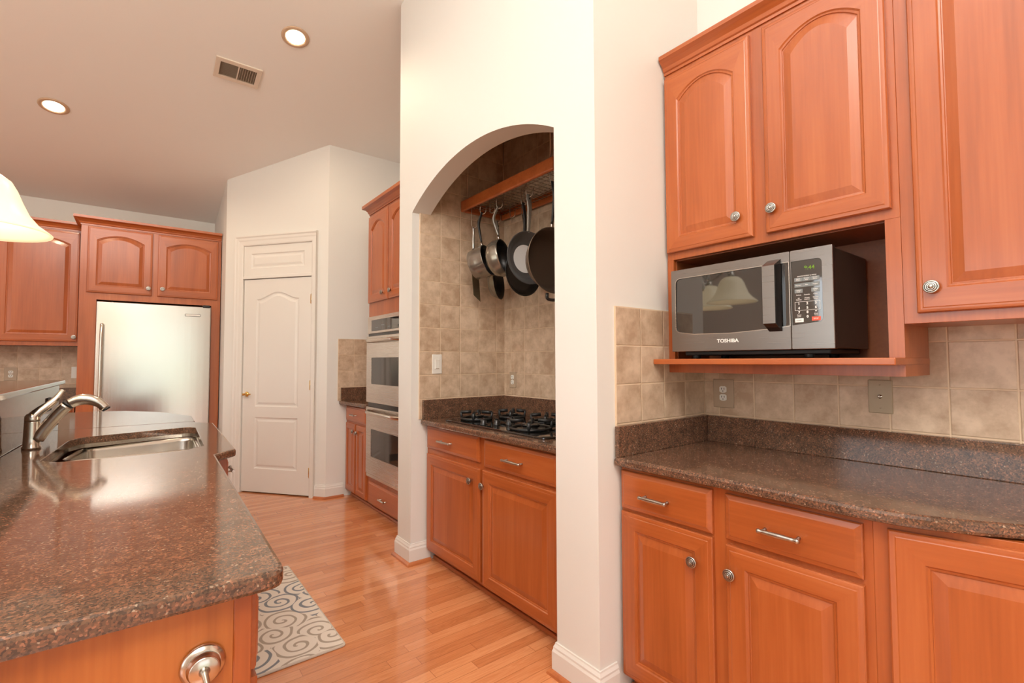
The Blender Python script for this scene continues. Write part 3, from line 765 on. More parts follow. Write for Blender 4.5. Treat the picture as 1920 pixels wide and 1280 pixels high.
v = [bm.verts.new(p) for p in [(hx0, -0.040, 0.122), (hx1, -0.040, 0.122), (hx1, -0.040, 0.326), (hx0, -0.040, 0.326), (hx0+0.004, -0.001, 0.095), (hx1+0.006, -0.001, 0.095), (hx1+0.006, -0.001, 0.350), (hx0+0.004, -0.001, 0.350)]]
for q in ((0, 1, 2, 3), (4, 5, 1, 0), (3, 2, 6, 7), (0, 3, 7, 4), (1, 5, 6, 2), (4, 7, 6, 5)): bm.faces.new([v[i] for i in q])
bmesh.ops.recalc_face_normals(bm, faces=bm.faces[:])
for f in bm.faces:
    c = f.calc_center_median()
    if c.x > hx1 or c.z < 0.12: f.material_index = 1
obj('handle', bm, ['mw_steel', 'black'], dr)
text('brand_lettering', 'TOSHIBA', 0.0185, 'white_ink', dr, (0.243, -0.0004, 0.068), bold=0.0004, sx=1.12)
bm = bmesh.new(); blk = round_poly([(DS+0.004, 0.113), (MW-0.032, 0.122), (MW-0.032, 0.334), (DS+0.004, 0.334)], [0.001, 0.016, 0.016, 0.001])
add_slab(bm, rrect(DS, MZ, MW, MH, 0.004), 0.0, 0.025, hole=blk, r=0.002, plane='XZ'); cp = obj('control_panel', bm, 'mw_steel', t)
bm = bmesh.new(); add_slab(bm, inset(blk, 0.0004), 0.001, 0.02, r=0.0004, plane='XZ'); obj('keypad_glass', bm, 'black_glass', cp)
kx = [DS+0.026, DS+0.052, DS+0.078]
text('clock_digits', '9:44', 0.019, 'clock', cp, (DS+0.061, 0.0006, 0.306), bold=0.0002)
def key(x, z, wx, hz, mat): return obj('key', box(x-wx/2, x+wx/2, 0.0, 0.0012, z-hz/2, z+hz/2, 0.0004, 1), mat, cp)
text('key_legend', 'SENSOR REHEAT & MENU', 0.0052, 'white_ink', cp, (kx[1], 0.0004, 0.2795))
for row, names in ((0.2685, ('Baked\nPotato', 'Frozen\nPizza', 'Frozen\nEntree')), (0.2490, ('Popcorn', 'Rice', 'Veggies'))):
    for x, s in zip(kx, names):
        key(x, row, 0.0255, 0.0135, 'grey_key'); text('key_legend', s, 0.0050, 'white_ink', cp, (x, -0.0004, row))
for x, s in ((kx[0], 'Custom\nCook'), (kx[2], 'Instant\nStart')):
    key(x, 0.2295, 0.0255, 0.0135, 'grey_key'); text('key_legend', s, 0.0050, 'white_ink', cp, (x, -0.0004, 0.2295))
for z, names in ((0.2155, ('Reheat', 'Favorite', 'Clock')), (0.202, ('Air\nDefrost', 'Weight\nDefrost', 'Kitchen\nTimer'))):
    for x, s in zip(kx, names): text('key_legend', s, 0.0054, 'white_ink', cp, (x, 0.0004, z))
bm = bmesh.new(); a = rrect(DS+0.013, 0.1625, DS+0.091, 0.1925, 0.001, 2); add_slab(bm, a, 0.0003, 0.0012, hole=inset(a, 0.0008), r=0, plane='XZ'); obj('key_outline', bm, 'white_ink', cp)
for i, s in enumerate('123456789'):
    text('key_legend', s, 0.0115, 'white_ink', cp, (kx[i % 3], 0.0004, 0.1855-0.0150*(i//3)), bold=0.0003)
text('key_legend', '0', 0.0115, 'white_ink', cp, (kx[1], 0.0004, 0.1405), bold=0.0003)
text('key_legend', 'Power\nLevel', 0.0052, 'white_ink', cp, (kx[0], 0.0004, 0.1445)); text('key_legend', 'Cook\nTime', 0.0052, 'white_ink', cp, (kx[2], 0.0004, 0.1465))
key(kx[0], 0.1290, 0.027, 0.0135, 'white_ink'); key(kx[2], 0.1320, 0.027, 0.0135, 'red_key')
text('key_legend', 'STOP', 0.0060, 'white_ink', cp, (kx[2], -0.0004, 0.1320)); text('key_legend', 'START', 0.0060, 'grey_key', cp, (kx[0], -0.0004, 0.1290))

# ------------------------------------------------------------------ outlets and plates
def plate(name, label, cat, loc, rotz, w, h, mat, kind, ins='white'):
    t = thing(name, label, cat, loc, rotz)
    o = obj('cover_plate', box(-w/2, w/2, -0.006, 0, -h/2, h/2, 0.003), mat, t)
    if kind == 'duplex':
        for z in (0.0185, -0.0185):
            bm = bmesh.new(); add_slab(bm, round_poly([(-0.017, z-0.010), (-0.009, z-0.015), (0.009, z-0.015), (0.017, z-0.010), (0.017, z+0.010), (0.009, z+0.015), (-0.009, z+0.015), (-0.017, z+0.010)], 0.003, 2), -0.0085, -0.005, r=0.0006, plane='XZ')
            s = obj('socket', bm, ins, t)
            bm = bmesh.new()
            for x in (-0.0065, 0.0065): add_box(bm, x-0.0012, x+0.0012, -0.0090, -0.0080, z-0.001, z+0.0075)
            add_lathe(bm, [(0.0026, 0), (0.0026, 0.0010)], (0, -0.0080, z-0.0075), (0, -1, 0), 10)
            obj('slot', bm, 'dark', s)
        bm = bmesh.new(); add_lathe(bm, [(0.003, 0), (0.0028, 0.0012), (0, 0.0014)], (0, -0.006, 0), (0, -1, 0), 10); obj('screw', bm, 'pewter', t)
    elif kind == 'rocker':
        obj('rocker', box(-0.0165, 0.0165, -0.0095, -0.005, -0.033, 0.033, 0.002), 'white', t)
        obj('dimmer_slot', box(-0.012, 0.012, -0.0100, -0.0090, -0.030, -0.027), 'taupe', t)
    elif kind == 'coax':
        bm = bmesh.new(); add_lathe(bm, [(0.0075, 0), (0.0075, 0.003), (0.0048, 0.0035), (0.0048, 0.011), (0.002, 0.011), (0.002, 0.004), (0, 0.004)], (0, -0.006, 0), (0, -1, 0), 14); obj('coax_jack', bm, 'nickel', t)
        for z in (0.042, -0.042):
            bm = bmesh.new(); add_lathe(bm, [(0.0026, 0), (0.0024, 0.001), (0, 0.0012)], (0, -0.006, z), (0, -1, 0), 10); obj('screw', bm, 'almond', t)
    elif kind == 'toggle':
        for z in (0.035, 0.0, -0.035):
            bm = bmesh.new(); add_lathe(bm, [(0.004, 0), (0.004, 0.0015), (0, 0.002)], (0.012, -0.006, z), (0, -1, 0), 10); obj('screw', bm, 'taupe', t)
    return t
plate('electrical_outlet', 'taupe duplex outlet with white sockets on tile below the microwave shelf', 'outlet', (XB-0.008, 1.170, 1.146), RW, 0.098, 0.132, 'taupe', 'duplex')
plate('cable_jack_plate', 'almond cable jack plate with one metal connector on tile under the cabinet', 'wall plate', (XB-0.008, 0.570, 1.165), RW, 0.074, 0.122, 'almond', 'coax')
plate('light_switch', 'white dimmer switch on the tiled side wall of the cooktop alcove', 'switch', (1.587, YA1-0.008, 1.280), 0, 0.073, 0.130, 'white', 'rocker')
plate('electrical_outlet', 'taupe duplex outlet on the tiled back wall behind the cooktop', 'outlet', (XB-0.008, 2.765, 1.164), RW, 0.076, 0.115, 'taupe', 'duplex')
plate('electrical_outlet', 'white-socketed outlet on the far tiles behind the bar ledge', 'outlet', (-0.978, 6.692, 1.188), 0, 0.090, 0.130, 'taupe', 'duplex')
plate('wall_plate', 'white cover plate on the far tiles next to the refrigerator cabinet', 'wall plate', (-0.505, 6.692, 1.195), 0, 0.075, 0.118, 'white', 'toggle')

# ------------------------------------------------------------------ cooktop alcove
XC = 1.52
t = thing('base_cabinet', 'cherry base cabinet with two drawers and two doors under the cooktop', 'cabinet', (XC, YA1-0.009, 0), RW)
Y1 = YA1-0.009
base_body(t, Y1-YA0-0.009, XB-XC-0.01, 0.884)
drawer_part(t, Y1-2.848, Y1-2.240, 0.737, 0.879, (Y1-2.587, 0.803), L=0.15)
drawer_part(t, Y1-2.191, Y1-1.609, 0.724, 0.870, (Y1-1.915, 0.794), L=0.15)
door_part(t, Y1-2.848, Y1-2.230, 0.086, 0.700, 0, (Y1-2.319, 0.623))
door_part(t, Y1-2.205, Y1-1.609, 0.080, 0.703, 0, (Y1-2.196, 0.618))
t = thing('countertop', 'brown granite counter holding the black cooktop inside the arched alcove', 'countertop')
bm = bmesh.new(); add_slab(bm, [(1.470, Y1), (1.470, YA0+0.009), (XB-0.009, YA0+0.009), (XB-0.009, Y1)], 0.885, 0.92, r=0.010); obj('slab', bm, 'granite', t)
obj('backsplash', box(XB-0.029, XB-0.009, YA0+0.009, Y1-0.021, 0.9195, 1.046, 0.003), 'granite', t)
obj('backsplash', box(1.478, XB-0.009, Y1-0.020, Y1, 0.9195, 1.046, 0.003), 'granite', t)
# cooktop
t = thing('gas_cooktop', 'black glass gas cooktop with cast iron grates set into the alcove counter', 'cooktop', (1.80, 2.215, 0.9203))
bm = bmesh.new(); add_slab(bm, round_poly([(-0.255, -0.475), (0.255, -0.475), (0.255, 0.475), (-0.255, 0.475)], 0.02, 4), 0, 0.010, r=0.003); obj('glass_plate', bm, 'black_glass', t)
def burner(cx, cy, r):
    bm = bmesh.new()
    add_lathe(bm, [(r*1.25, 0), (r*1.25, 0.006), (r*0.95, 0.009), (r*0.62, 0.009), (r*0.60, 0.020), (r*0.68, 0.022), (r*0.70, 0.028), (r*0.62, 0.031), (0, 0.032)], (cx, cy, 0.010), (0, 0, 1), 26)
    obj('burner', bm, 'black', t)
    bm = bmesh.new(); R = r*1.42
    P = [(cx+R*math.cos(a), cy+R*math.sin(a), 0.020) for a in [2*PI*k/28 for k in range(29)]]; add_sweep(bm, P, 0.0075, 8, caps=False)
    for k in range(4):
        a = PI/4+k*PI/2; d = Vector((math.cos(a), math.sin(a), 0)); s = d.cross(Vector((0, 0, 1)))
        for q0, q1 in (((R, 0.012), (R+0.006, 0.058)), ((R+0.008, 0.056), (R*0.36, 0.060))):
            a0 = Vector((cx, cy, 0))+d*q0[0]+Vector((0, 0, q0[1])); a1 = Vector((cx, cy, 0))+d*q1[0]+Vector((0, 0, q1[1]))
            add_sweep(bm, [a0, a1], [(0.0105, 0.0075)]*2, 6, up=(0, 0, 1) if q0[1] > 0.05 else tuple(s))
    obj('grate', bm, 'iron', t)
for cx, cy, r in ((-0.105, 0.335, 0.066), (0.125, 0.265, 0.056), (0.130, -0.060, 0.060), (-0.120, -0.215, 0.076), (0.120, -0.355, 0.058)):
    burner(cx, cy, r)
for cx, cy in ((-0.205, 0.130), (-0.155, 0.070), (-0.095, 0.030), (-0.020, 0.105)):
    bm = bmesh.new(); add_lathe(bm, [(0.024, 0), (0.024, 0.004), (0.018, 0.008), (0.017, 0.026), (0.015, 0.030), (0, 0.031)], (cx, cy-0.02, 0.010), (0, 0, 1), 18); add_box(bm, cx-0.003, cx+0.003, cy-0.036, cy-0.004, 0.030, 0.048, 0.002)
    obj('control_knob', bm, 'black', t)

# ------------------------------------------------------------------ pot rack and hanging pans
RX0, RX1, RY0, RY1, RZ = 1.765, 2.135, 1.905, 2.858, 2.345
t = thing('pot_rack', 'cherry-framed wire pot rack hung under the arch above the cooktop', 'pot rack', (RX0, RY1, RZ))
def rail(x0, x1, y0, y1): return box(x0-RX0, x1-RX0, y0-RY1, y1-RY1, 0, 0.078, 0.010, 3)
obj('rail', rail(RX0, RX0+0.022, RY0, RY1), 'wood_x', t); obj('rail', rail(RX1-0.022, RX1, RY0, RY1), 'wood_x', t)
obj('rail', rail(RX0+0.022, RX1-0.022, RY1-0.022, RY1), 'wood_x', t); obj('rail', rail(RX0+0.022, RX1-0.022, RY0, RY0+0.022), 'wood_x', t)
bm = bmesh.new()
for k in range(1, 8):
    x = (RX1-RX0)*k/8; add_sweep(bm, [(x, -0.01, 0.030), (x, RY0-RY1+0.01, 0.030)], 0.0026, 6)
for k in range(1, 22):
    y = (RY0-RY1)*k/22; add_sweep(bm, [(0.01, y, 0.0355), (RX1-RX0-0.01, y, 0.0355)], 0.0022, 6)
obj('wire_grid', bm, 'wire', t)
for x in (0.03, RX1-RX0-0.03):
    for y in (-0.05, RY0-RY1+0.05):
        bm = bmesh.new(); add_sweep(bm, [(x, y, 0.07), (x, y, 3.399-RZ)], 0.004, 8); obj('hanger_rod', bm, 'wire', t)
RZG = RZ+0.030
def hook(x, y, label, L=0.085, a=0.0, group='hooks on the pot rack'):
    bm = bmesh.new(); P = []
    for k in range(9):
        q = PI*(1-k/8); P.append((0, 0.014*math.cos(q)+0.014-0.014, 0.008+0.012*math.sin(q)))
    for k in range(13):
        q = -PI*(k/12); P.append((0, 0.014+(-0.021)+0.021*math.cos(q), -L+0.028+0.024*math.sin(q)))
    P.append((0, -0.030, -L+0.055))
    add_sweep(bm, P, 0.0026, 8); o = obj('pan_hook', bm, 'wire', None, (x, y, RZG), a)
    return tag(o, label, 'hook', group)
def pan(name, label, top, R, Rb, dep, mats, hl, hmat, lean=0.0, yaw=0.0, ferrule=None, disc=None, curve=0.02, hw=0.012, hole=True, helper=False, round_=False):
    """pan hung by its handle, mouth towards local -y, centre of mouth at c; hl handle length"""
    t = thing(name, label, 'pan', (0, 0, 0), 0)
    t.rotation_euler = (lean, 0, yaw)
    rm = t.rotation_euler.to_matrix(); upl = rm.transposed() @ Vector((0, 0, 1))
    hb = Vector((0, dep*0.15, R-0.006)); ht = hb+upl*(hl+0.002)+Vector((0, -curve*0.2, 0))
    t.location = Vector(top)-rm @ (ht-upl*0.010)
    bm = bmesh.new(); th = 0.003
    if round_:
        out = [(Rb*0.55, dep), (Rb*0.85, dep*0.95), (R*0.93, dep*0.70), (R*1.02, dep*0.38), (R*0.99, 0.12*dep), (R, 0)]
    else: out = [(Rb*0.94, dep), (Rb, dep*0.95), (R*0.5+Rb*0.5, dep*0.5), (R, 0.004), (R+0.002, 0)]
    inn = [(r-th, max(0, h-th) if h > 0 else 0) for r, h in out][::-1]
    prof = [(0, dep)]+out+inn; mis = [0]*(len(out))+[0]+[1]*(len(inn)-1)
    ib = inn[-1][0]
    if disc: prof += [(disc, dep-th), (0, dep-th)]; mis += [1, 2]
    else: prof += [(0, dep-th)]; mis += [1]
    add_lathe(bm, prof, (0, 0, 0), (0, 1, 0), 40, mis, caps=False)
    body = obj('pan_body', bm, mats, t)
    z0 = R; y0 = dep*0.15
    if ferrule:
        bm = bmesh.new(); add_sweep(bm, [(0, y0, R-0.004), (0, y0+0.002, R+0.032)], [(0.008, 0.011), (0.007, 0.010)], 12, up=(0, 1, 0)); obj('ferrule', bm, ferrule, t); z0 = R+0.028
    else: z0 = R-0.006
    z0 = (z0-R+0.006)
    L_ = hl+0.002-z0; hs0 = Vector((0, y0, R-0.006+z0))
    path = bez([hs0, hs0+upl*L_*0.33+Vector((0, -curve*0.6, 0)), hs0+upl*L_*0.66+Vector((0, -curve, 0)), hb+upl*(hl+0.002)+Vector((0, -curve*0.2, 0))], 6)
    n = len(path); rr = []
    for i in range(n):
        s = i/(n-1); rr.append((0.0075*(0.75+0.35*math.sin(PI*s)), hw*(0.62+0.55*s-0.25*(1 if s > 0.94 else 0))))
    bm = bmesh.new(); add_sweep(bm, path, rr, 12, up=(0, 1, 0)); hd = obj('handle', bm, hmat, t)
    if hole:
        bm = bmesh.new(); e = path[-3]; add_lathe(bm, [(0.0045, -0.0095), (0.0045, 0.0095)], (0, e.y, e.z), (0, 1, 0), 12); obj('hanging_eye', bm, 'dark', hd)
    if helper:
        bm = bmesh.new(); add_sweep(bm, bez([(-0.035, 0.02, -R+0.002), (-0.030, 0.02, -R-0.030), (0.030, 0.02, -R-0.030), (0.035, 0.02, -R+0.002)], 5), 0.009, 10); obj('helper_handle', bm, 'rubber', t)
    return t
HKP = {}
def hang(key, x, y, *a, **k):
    HKP[key] = (x, y); return pan(*a[:2], (x, y, RZG-0.088), *a[2:], **k)
hang('grey saucepan', 1.800, 2.640, 'saucepan', 'grey saucepan with black handle, first pan beside the hanging blade', 0.106, 0.098, 0.112, ['pan_grey', 'pan_black', 'pan_black'], 0.235, 'rubber', lean=-0.26, yaw=0.52, ferrule='steel', curve=-0.02)
hang('pewter saucepan', 1.815, 2.475, 'saucepan', 'rounded pewter saucepan with grey curved handle, hanging next to the skillet', 0.118, 0.085, 0.110, ['pan_pewter', 'pan_black', 'pan_black'], 0.225, 'grey_handle', lean=-0.20, yaw=0.50, ferrule='steel', curve=-0.035, round_=True)
hang('small grey frying pan', 2.000, 2.745, 'frying_pan', 'small grey frying pan hanging partly hidden behind the pewter saucepan', 0.118, 0.090, 0.055, ['pan_pewter', 'pan_black', 'pan_black'], 0.330, 'grey_handle', lean=-0.08, yaw=0.60, curve=0.015, hw=0.011)
hang('charcoal skillet', 1.830, 2.190, 'frying_pan', 'charcoal skillet with painted bright reflection and flat grey handle', 0.158, 0.115, 0.045, ['pan_charcoal', 'pan_charcoal', 'pan_reflection'], 0.228, 'grey_handle', yaw=-0.05, disc=0.085, curve=0.012, hw=0.017)
hang('black frying pan behind the skillet', 1.900, 2.325, 'frying_pan', 'black frying pan low behind the skillet, its face dark', 0.148, 0.115, 0.040, ['pan_black', 'pan_black', 'pan_black'], 0.298, 'rubber', yaw=0.05, hw=0.013)
hang('black frying pan nearest the tiles', 2.060, 2.520, 'frying_pan', 'second black frying pan nearest the back tiles behind the skillet', 0.120, 0.095, 0.040, ['pan_black', 'pan_black', 'pan_black'], 0.230, 'rubber', yaw=0.10, hw=0.014)
hang('large wok pan', 1.800, 1.945, 'frying_pan', 'large brown-worn wok pan with bronze rim hanging nearest the wall edge', 0.183, 0.138, 0.085, ['pan_bronze', 'pan_dark', 'pan_dark'], 0.265, 'rubber', yaw=-0.02, ferrule='steel', helper=True, curve=0.02, hw=0.013)
# long blade
t = thing('cleaver', 'long flat steel blade with pale metal handle hanging beside the grey saucepan', 'knife', (1.815, 2.768, 2.225))
t.rotation_euler = (0, 0.0, -0.22)
bm = bmesh.new(); add_sweep(bm, bez([(0, 0, 0), (0, -0.004, -0.05), (0, 0.002, -0.10), (0, 0, -0.155)], 5), [(0.007, 0.009)]*16, 12, up=(0, 1, 0)); obj('handle', bm, 'pewter', t)
bm = bmesh.new(); add_slab(bm, [(-0.012, -0.155), (0.014, -0.155), (0.030, -0.20), (0.052, -0.515), (0.000, -0.470), (-0.014, -0.30)], -0.0015, 0.0015, r=0.0006, plane='XZ'); obj('blade', bm, 'blade', t)
hook(1.815, 2.768, 'wire hook carrying the long flat blade', L=0.158, a=0.6)
for key, (x, y) in HKP.items(): hook(x, y, 'wire hook carrying the '+key, L=0.095, a=0.6)
for x, y in ((1.85, 2.60), (1.90, 2.30), (2.02, 2.60)): hook(x, y, 'empty wire hook hanging from the pot rack with nothing on it', L=0.09, a=0.3, group='empty hooks on the pot rack')

# ------------------------------------------------------------------ oven wall: base cabinet, counter, tall cabinet, double oven
XO = 1.622
t = thing('base_cabinet', 'narrow cherry base cabinet with one drawer between pantry wall and double oven', 'cabinet', (XO, 4.726, 0), RW)
YO = 4.726
base_body(t, YO-4.172, XB-XO-0.01, 0.884)
drawer_part(t, YO-4.70, YO-4.185, 0.735, 0.872, (YO-4.46, 0.800))
door_part(t, YO-4.70, YO-4.452, 0.075, 0.712, 0, (YO-4.485, 0.645), sw=0.045)
door_part(t, YO-4.425, YO-4.185, 0.075, 0.712, 0, (YO-4.395, 0.640), sw=0.045)
t = thing('countertop', 'short dark granite counter in the tiled corner beside the double oven', 'countertop')
bm = bmesh.new(); add_slab(bm, round_poly([(1.545, YO), (1.590, 4.175), (XB-0.01, 4.175), (XB-0.01, YO)], [0, 0.02, 0, 0]), 0.885, 0.92, r=0.010); obj('slab', bm, 'granite', t)
obj('backsplash', box(1.56, XB-0.01, YO-0.02, YO, 0.9195, 1.046, 0.003), 'granite', t)
t = thing('oven_cabinet', 'tall cherry cabinet housing the steel double oven, arched doors above', 'cabinet', (XO, 4.170, 0), RW)
bm = bmesh.new(); WO = 4.170-3.075; D2 = XB-XO-0.01
add_box(bm, 0, WO, 0, D2, 0.07, 0.302); add_box(bm, 0, WO, 0, D2, 1.690, 2.62); add_box(bm, 0, 0.036, 0, D2, 0.302, 1.690); add_box(bm, 0.82, WO, 0, D2, 0.302, 1.690)
add_box(bm, 0.005, WO, 0.05, D2, 0, 0.07)
obj('cabinet_body', bm, 'wood', t); obj('toe_moulding', box(0, WO, 0.038, 0.05, 0, 0.022, 0.004), 'shoe', t)
door_part(t, 0.012, 0.432, 1.815, 2.585, 0.060, (0.340, 1.878)); door_part(t, 0.452, 0.872, 1.815, 2.585, 0.060, (0.500, 1.878))
drawer_part(t, 0.055, 0.800, 0.072, 0.262, (0.40, 0.165))
crown(t, 0, WO, 2.612, D2, side_l=True, out=0.055, h=0.085)
t = thing('double_wall_oven', 'stainless double wall oven with dark windows built into the tall cabinet', 'oven', (XO, 4.132, 0), RW)
OW = 0.778
obj('oven_body', box(0.004, OW-0.004, -0.004, 0.50, 0.306, 1.686), 'rubber', t)
pn = obj('control_panel', box(0, OW, -0.026, -0.005, 1.540, 1.688, 0.004), 'steel', t)
dp = obj('display', box(0.09, 0.70, -0.029, -0.025, 1.560, 1.655, 0.003), 'black_glass', pn)
for x, z, s in ((0.18, 1.585, 0.06), (0.30, 1.600, 0.07), (0.44, 1.580, 0.05)): obj('legend', box(x, x+s, -0.0296, -0.0288, z, z+0.006), 'grey_key', pn)
obj('air_gap', box(0.006, OW-0.006, -0.020, -0.005, 1.517, 1.539), 'black', t); obj('air_gap', box(0.006, OW-0.006, -0.020, -0.005, 0.908, 0.946), 'black', t)
for z0, z1, w0, w1 in ((0.947, 1.516, 1.106, 1.332), (0.335, 0.907, 0.489, 0.722)):
    bm = bmesh.new(); hole = rrect(0.115, w0, OW-0.115, w1, 0.006, 3)
    add_slab(bm, rrect(0, z0, OW, z1, 0.006, 3), -0.036, -0.005, hole=hole, r=0.003, plane='XZ'); d = obj('oven_door', bm, 'steel', t)
    bm = bmesh.new(); add_slab(bm, inset(hole, 0.0006), -0.033, -0.012, r=0.001, plane='XZ'); obj('window_glass', bm, 'oven_glass', d)
    bm = bmesh.new(); zh = z1-0.040
    P = [(0.03+(OW-0.06)*k/24, -0.036-0.050*(1-(abs(k/12-1))**6), zh) for k in range(25)]
    add_sweep(bm, P, [(0.016, 0.011)]*25, 12, up=(0, 0, 1)); obj('handle', bm, 'nickel', d)
obj('vent_trim', box(0, OW, -0.030, -0.005, 0.306, 0.332, 0.003), 'nickel', t)

# ------------------------------------------------------------------ refrigerator wall
YF = 6.00
t = thing('refrigerator_cabinet', 'dark cherry surround with two small arched doors above the refrigerator', 'cabinet', (-0.450, YF, 0), 0)
WF = 0.682+0.450; D3 = 6.69-YF
bm = bmesh.new(); add_box(bm, 0, 0.122, 0, D3, 0, 2.60); add_box(bm, WF-0.080, WF, 0, D3, 0, 2.60); add_box(bm, 0.122, WF-0.080, 0, D3, 1.895, 2.60); add_box(bm, 0.122, WF-0.080, D3-0.02, D3, 0, 1.895)
obj('cabinet_body', bm, 'wood', t)
door_part(t, 0.048, 0.540, 1.960, 2.585, 0.055, (0.512, 2.030), sw=0.066); door_part(t, 0.585, 1.105, 1.960, 2.585, 0.055, (0.625, 2.035), sw=0.066)
crown(t, 0, WF, 2.595, 0.30, side_l=True, out=0.055, h=0.080)
t = thing('refrigerator', 'stainless bottom-freezer refrigerator with one bar handle in the cherry surround', 'refrigerator', (-0.322, YF-0.03, 0), 0)
FW = 0.912
obj('case', box(0.006, FW-0.006, 0.012, 0.60, 0.02, 1.858, 0.004), 'rubber', t)
def bowed(z0, z1):
    bm = bmesh.new(); n = 16
    fr = [(FW*k/n, -0.060-0.012*(1-(2*k/n-1)**2)) for k in range(n+1)]
    poly = round_poly(fr+[(FW, 0.010), (0, 0.010)], [0.010]+[0]*(n-1)+[0.010, 0, 0], 4)
    add_slab(bm, poly, z0, z1, r=0.003); return bm
d = obj('door', bowed(0.665, 1.868), 'steel_v', t)
bm = bmesh.new(); add_sweep(bm, bez([(0.048, -0.062, 1.655), (0.046, -0.100, 1.640), (0.044, -0.115, 1.50), (0.044, -0.118, 1.15), (0.044, -0.115, 0.82), (0.046, -0.100, 0.70), (0.048, -0.062, 0.690)], 6), [(0.012, 0.014)]*37, 12); obj('handle', bm, 'nickel', d)
bm = bmesh.new(); a = rrect(0.690, 1.768, 0.816, 1.788, 0.002, 2); add_slab(bm, a, -0.0735, -0.066, r=0.0006, plane='XZ'); obj('badge', bm, 'white_ink', d)
bm = bmesh.new(); add_slab(bm, inset(a, -0.003), -0.0730, -0.066, hole=inset(a, 0.0005), r=0, plane='XZ'); obj('badge_border', bm, 'rubber', d)
text('badge_lettering', '- - - - - - -', 0.016, 'rubber', d, (0.753, -0.0738, 0.0+1.778))
d = obj('freezer_drawer', bowed(0.10, 0.650), 'steel_v', t)
bm = bmesh.new(); add_sweep(bm, bez([(0.10, -0.066, 0.585), (0.12, -0.110, 0.585), (0.45, -0.125, 0.585), (0.79, -0.110, 0.585), (0.81, -0.066, 0.585)], 6), 0.013, 12); obj('handle', bm, 'nickel', d)
obj('hinge_cover', box(FW-0.072, FW-0.010, -0.078, 0.03, 1.862, 1.888, 0.004), 'rubber', t)
obj('kick_grille', box(0.01, FW-0.01, -0.02, 0.02, 0.0, 0.095, 0.003), 'rubber', t)
# wall cabinet over the far counter
t = thing('wall_cabinet', 'dark cherry wall cabinet with arched door behind the hanging lamp', 'cabinet', (-1.66, 6.345, 0), 0)
obj('cabinet_body', box(0, 1.195, 0, 0.345, 1.462, 2.60), 'wood', t)
door_part(t, 0.02, 0.58, 1.50, 2.575, 0.055); door_part(t, 0.615, 1.180, 1.50, 2.575, 0.055, (1.155, 1.545), sw=0.066)
crown(t, 0, 1.195, 2.590, 0.345, side_l=False, out=0.05, h=0.08)
t = thing('base_cabinet', 'cherry base cabinet along the far wall beside the refrigerator', 'cabinet', (-1.66, 6.09, 0), 0)
base_body(t, 1.195, 0.60, 0.884)
drawer_part(t, 0.615, 1.180, 0.735, 0.870, (0.90, 0.80)); door_part(t, 0.615, 1.180, 0.085, 0.715, 0, (0.66, 0.64)); drawer_part(t, 0.02, 0.58, 0.735, 0.870, (0.3, 0.80)); door_part(t, 0.02, 0.58, 0.085, 0.715, 0, (0.53, 0.64))
t = thing('countertop', 'dark granite counter along the far wall behind the bar ledge', 'countertop')
bm = bmesh.new(); add_slab(bm, [(-1.66, 6.055), (-0.462, 6.055), (-0.462, 6.691), (-1.66, 6.691)], 0.885, 0.92, r=0.010); obj('slab', bm, 'granite', t)
obj('backsplash', box(-1.66, -0.462, 6.671, 6.691, 0.9195, 1.040, 0.003), 'granite', t)

# ------------------------------------------------------------------ island
def rx(y): return -0.430+0.0354*(y-2.8)      # face of the raised bar riser
t = thing('kitchen_island', 'cherry kitchen island base with honey end panel under the granite worktop', 'island')
isl = t
bm = bmesh.new()
add_slab(bm, [(-0.47, 1.012), (0.150, 1.012), (0.150, 2.36), (-0.47, 2.36)], 0.075, 0.884, r=0)
add_slab(bm, [(-0.43, 2.36), (0.15, 2.36), (0.225, 2.46), (0.310, 2.46), (0.310, 3.50), (0.245, 3.56), (0.245, 4.00), (0.05, 4.45), (-0.15, 4.66), (-0.40, 4.70)], 0.075, 0.640, r=0)
add_slab(bm, [(0.20, 2.44), (0.225, 2.46), (0.310, 2.46), (0.310, 3.50), (0.288, 3.50), (0.288, 2.48)], 0.640, 0.884, r=0)
add_slab(bm, [(-0.35, 3.47), (0.310, 3.47), (0.310, 3.50), (0.245, 3.56), (0.245, 4.00), (0.05, 4.45), (-0.15, 4.66), (-0.35, 4.70)], 0.640, 0.884, r=0)
add_slab(bm, [(-0.47, 1.03), (0.10, 1.03), (0.10, 2.36), (-0.47, 2.36)], 0.0, 0.075, r=0)
add_slab(bm, [(-0.43, 2.36), (0.24, 2.47), (0.24, 3.45), (0.18, 4.0), (-0.15, 4.6), (-0.40, 4.65)], 0.0, 0.075, r=0)
obj('island_body', bm, 'wood', t)
obj('end_panel', box(-0.47, 0.145, 1.000, 1.012, 0.0, 0.884, 0.001, 1), 'honey', t)
obj('corner_post', box(0.145, 0.174, 0.998, 1.055, 0.075, 0.884, 0.002, 1), 'wood', t)
bm = bmesh.new(); add_box(bm, 0.150, 0.172, 1.055, 2.36, 0.075, 0.884); obj('face_frame', bm, 'wood', t)
for y0, y1 in ((1.030, 1.480), (1.50, 1.92), (1.94, 2.345)):
    o = obj('drawer', drawer_front(y1-y0, 0.140), 'wood_x', t, (0.173, y0, 0.725), PI/2); add_pull(o, (y1-y0)/2, 0.07)
    o = obj('door', panel_door(y1-y0, 0.615), ['wood', 'wood_x'], t, (0.173, y0, 0.095), PI/2); add_knob(o, y1-y0-0.03, 0.55)
o = obj('drawer', drawer_front(0.95, 0.140), 'wood_x', t, (0.311, 2.50, 0.725), PI/2); add_pull(o, 0.12, 0.07); 
for y0, y1 in ((2.50, 2.965), (2.985, 3.45)):
    o = obj('door', panel_door(y1-y0, 0.615), ['wood', 'wood_x'], t, (0.311, y0, 0.095), PI/2); add_knob(o, 0.43 if y0 < 2.8 else 0.035, 0.55)
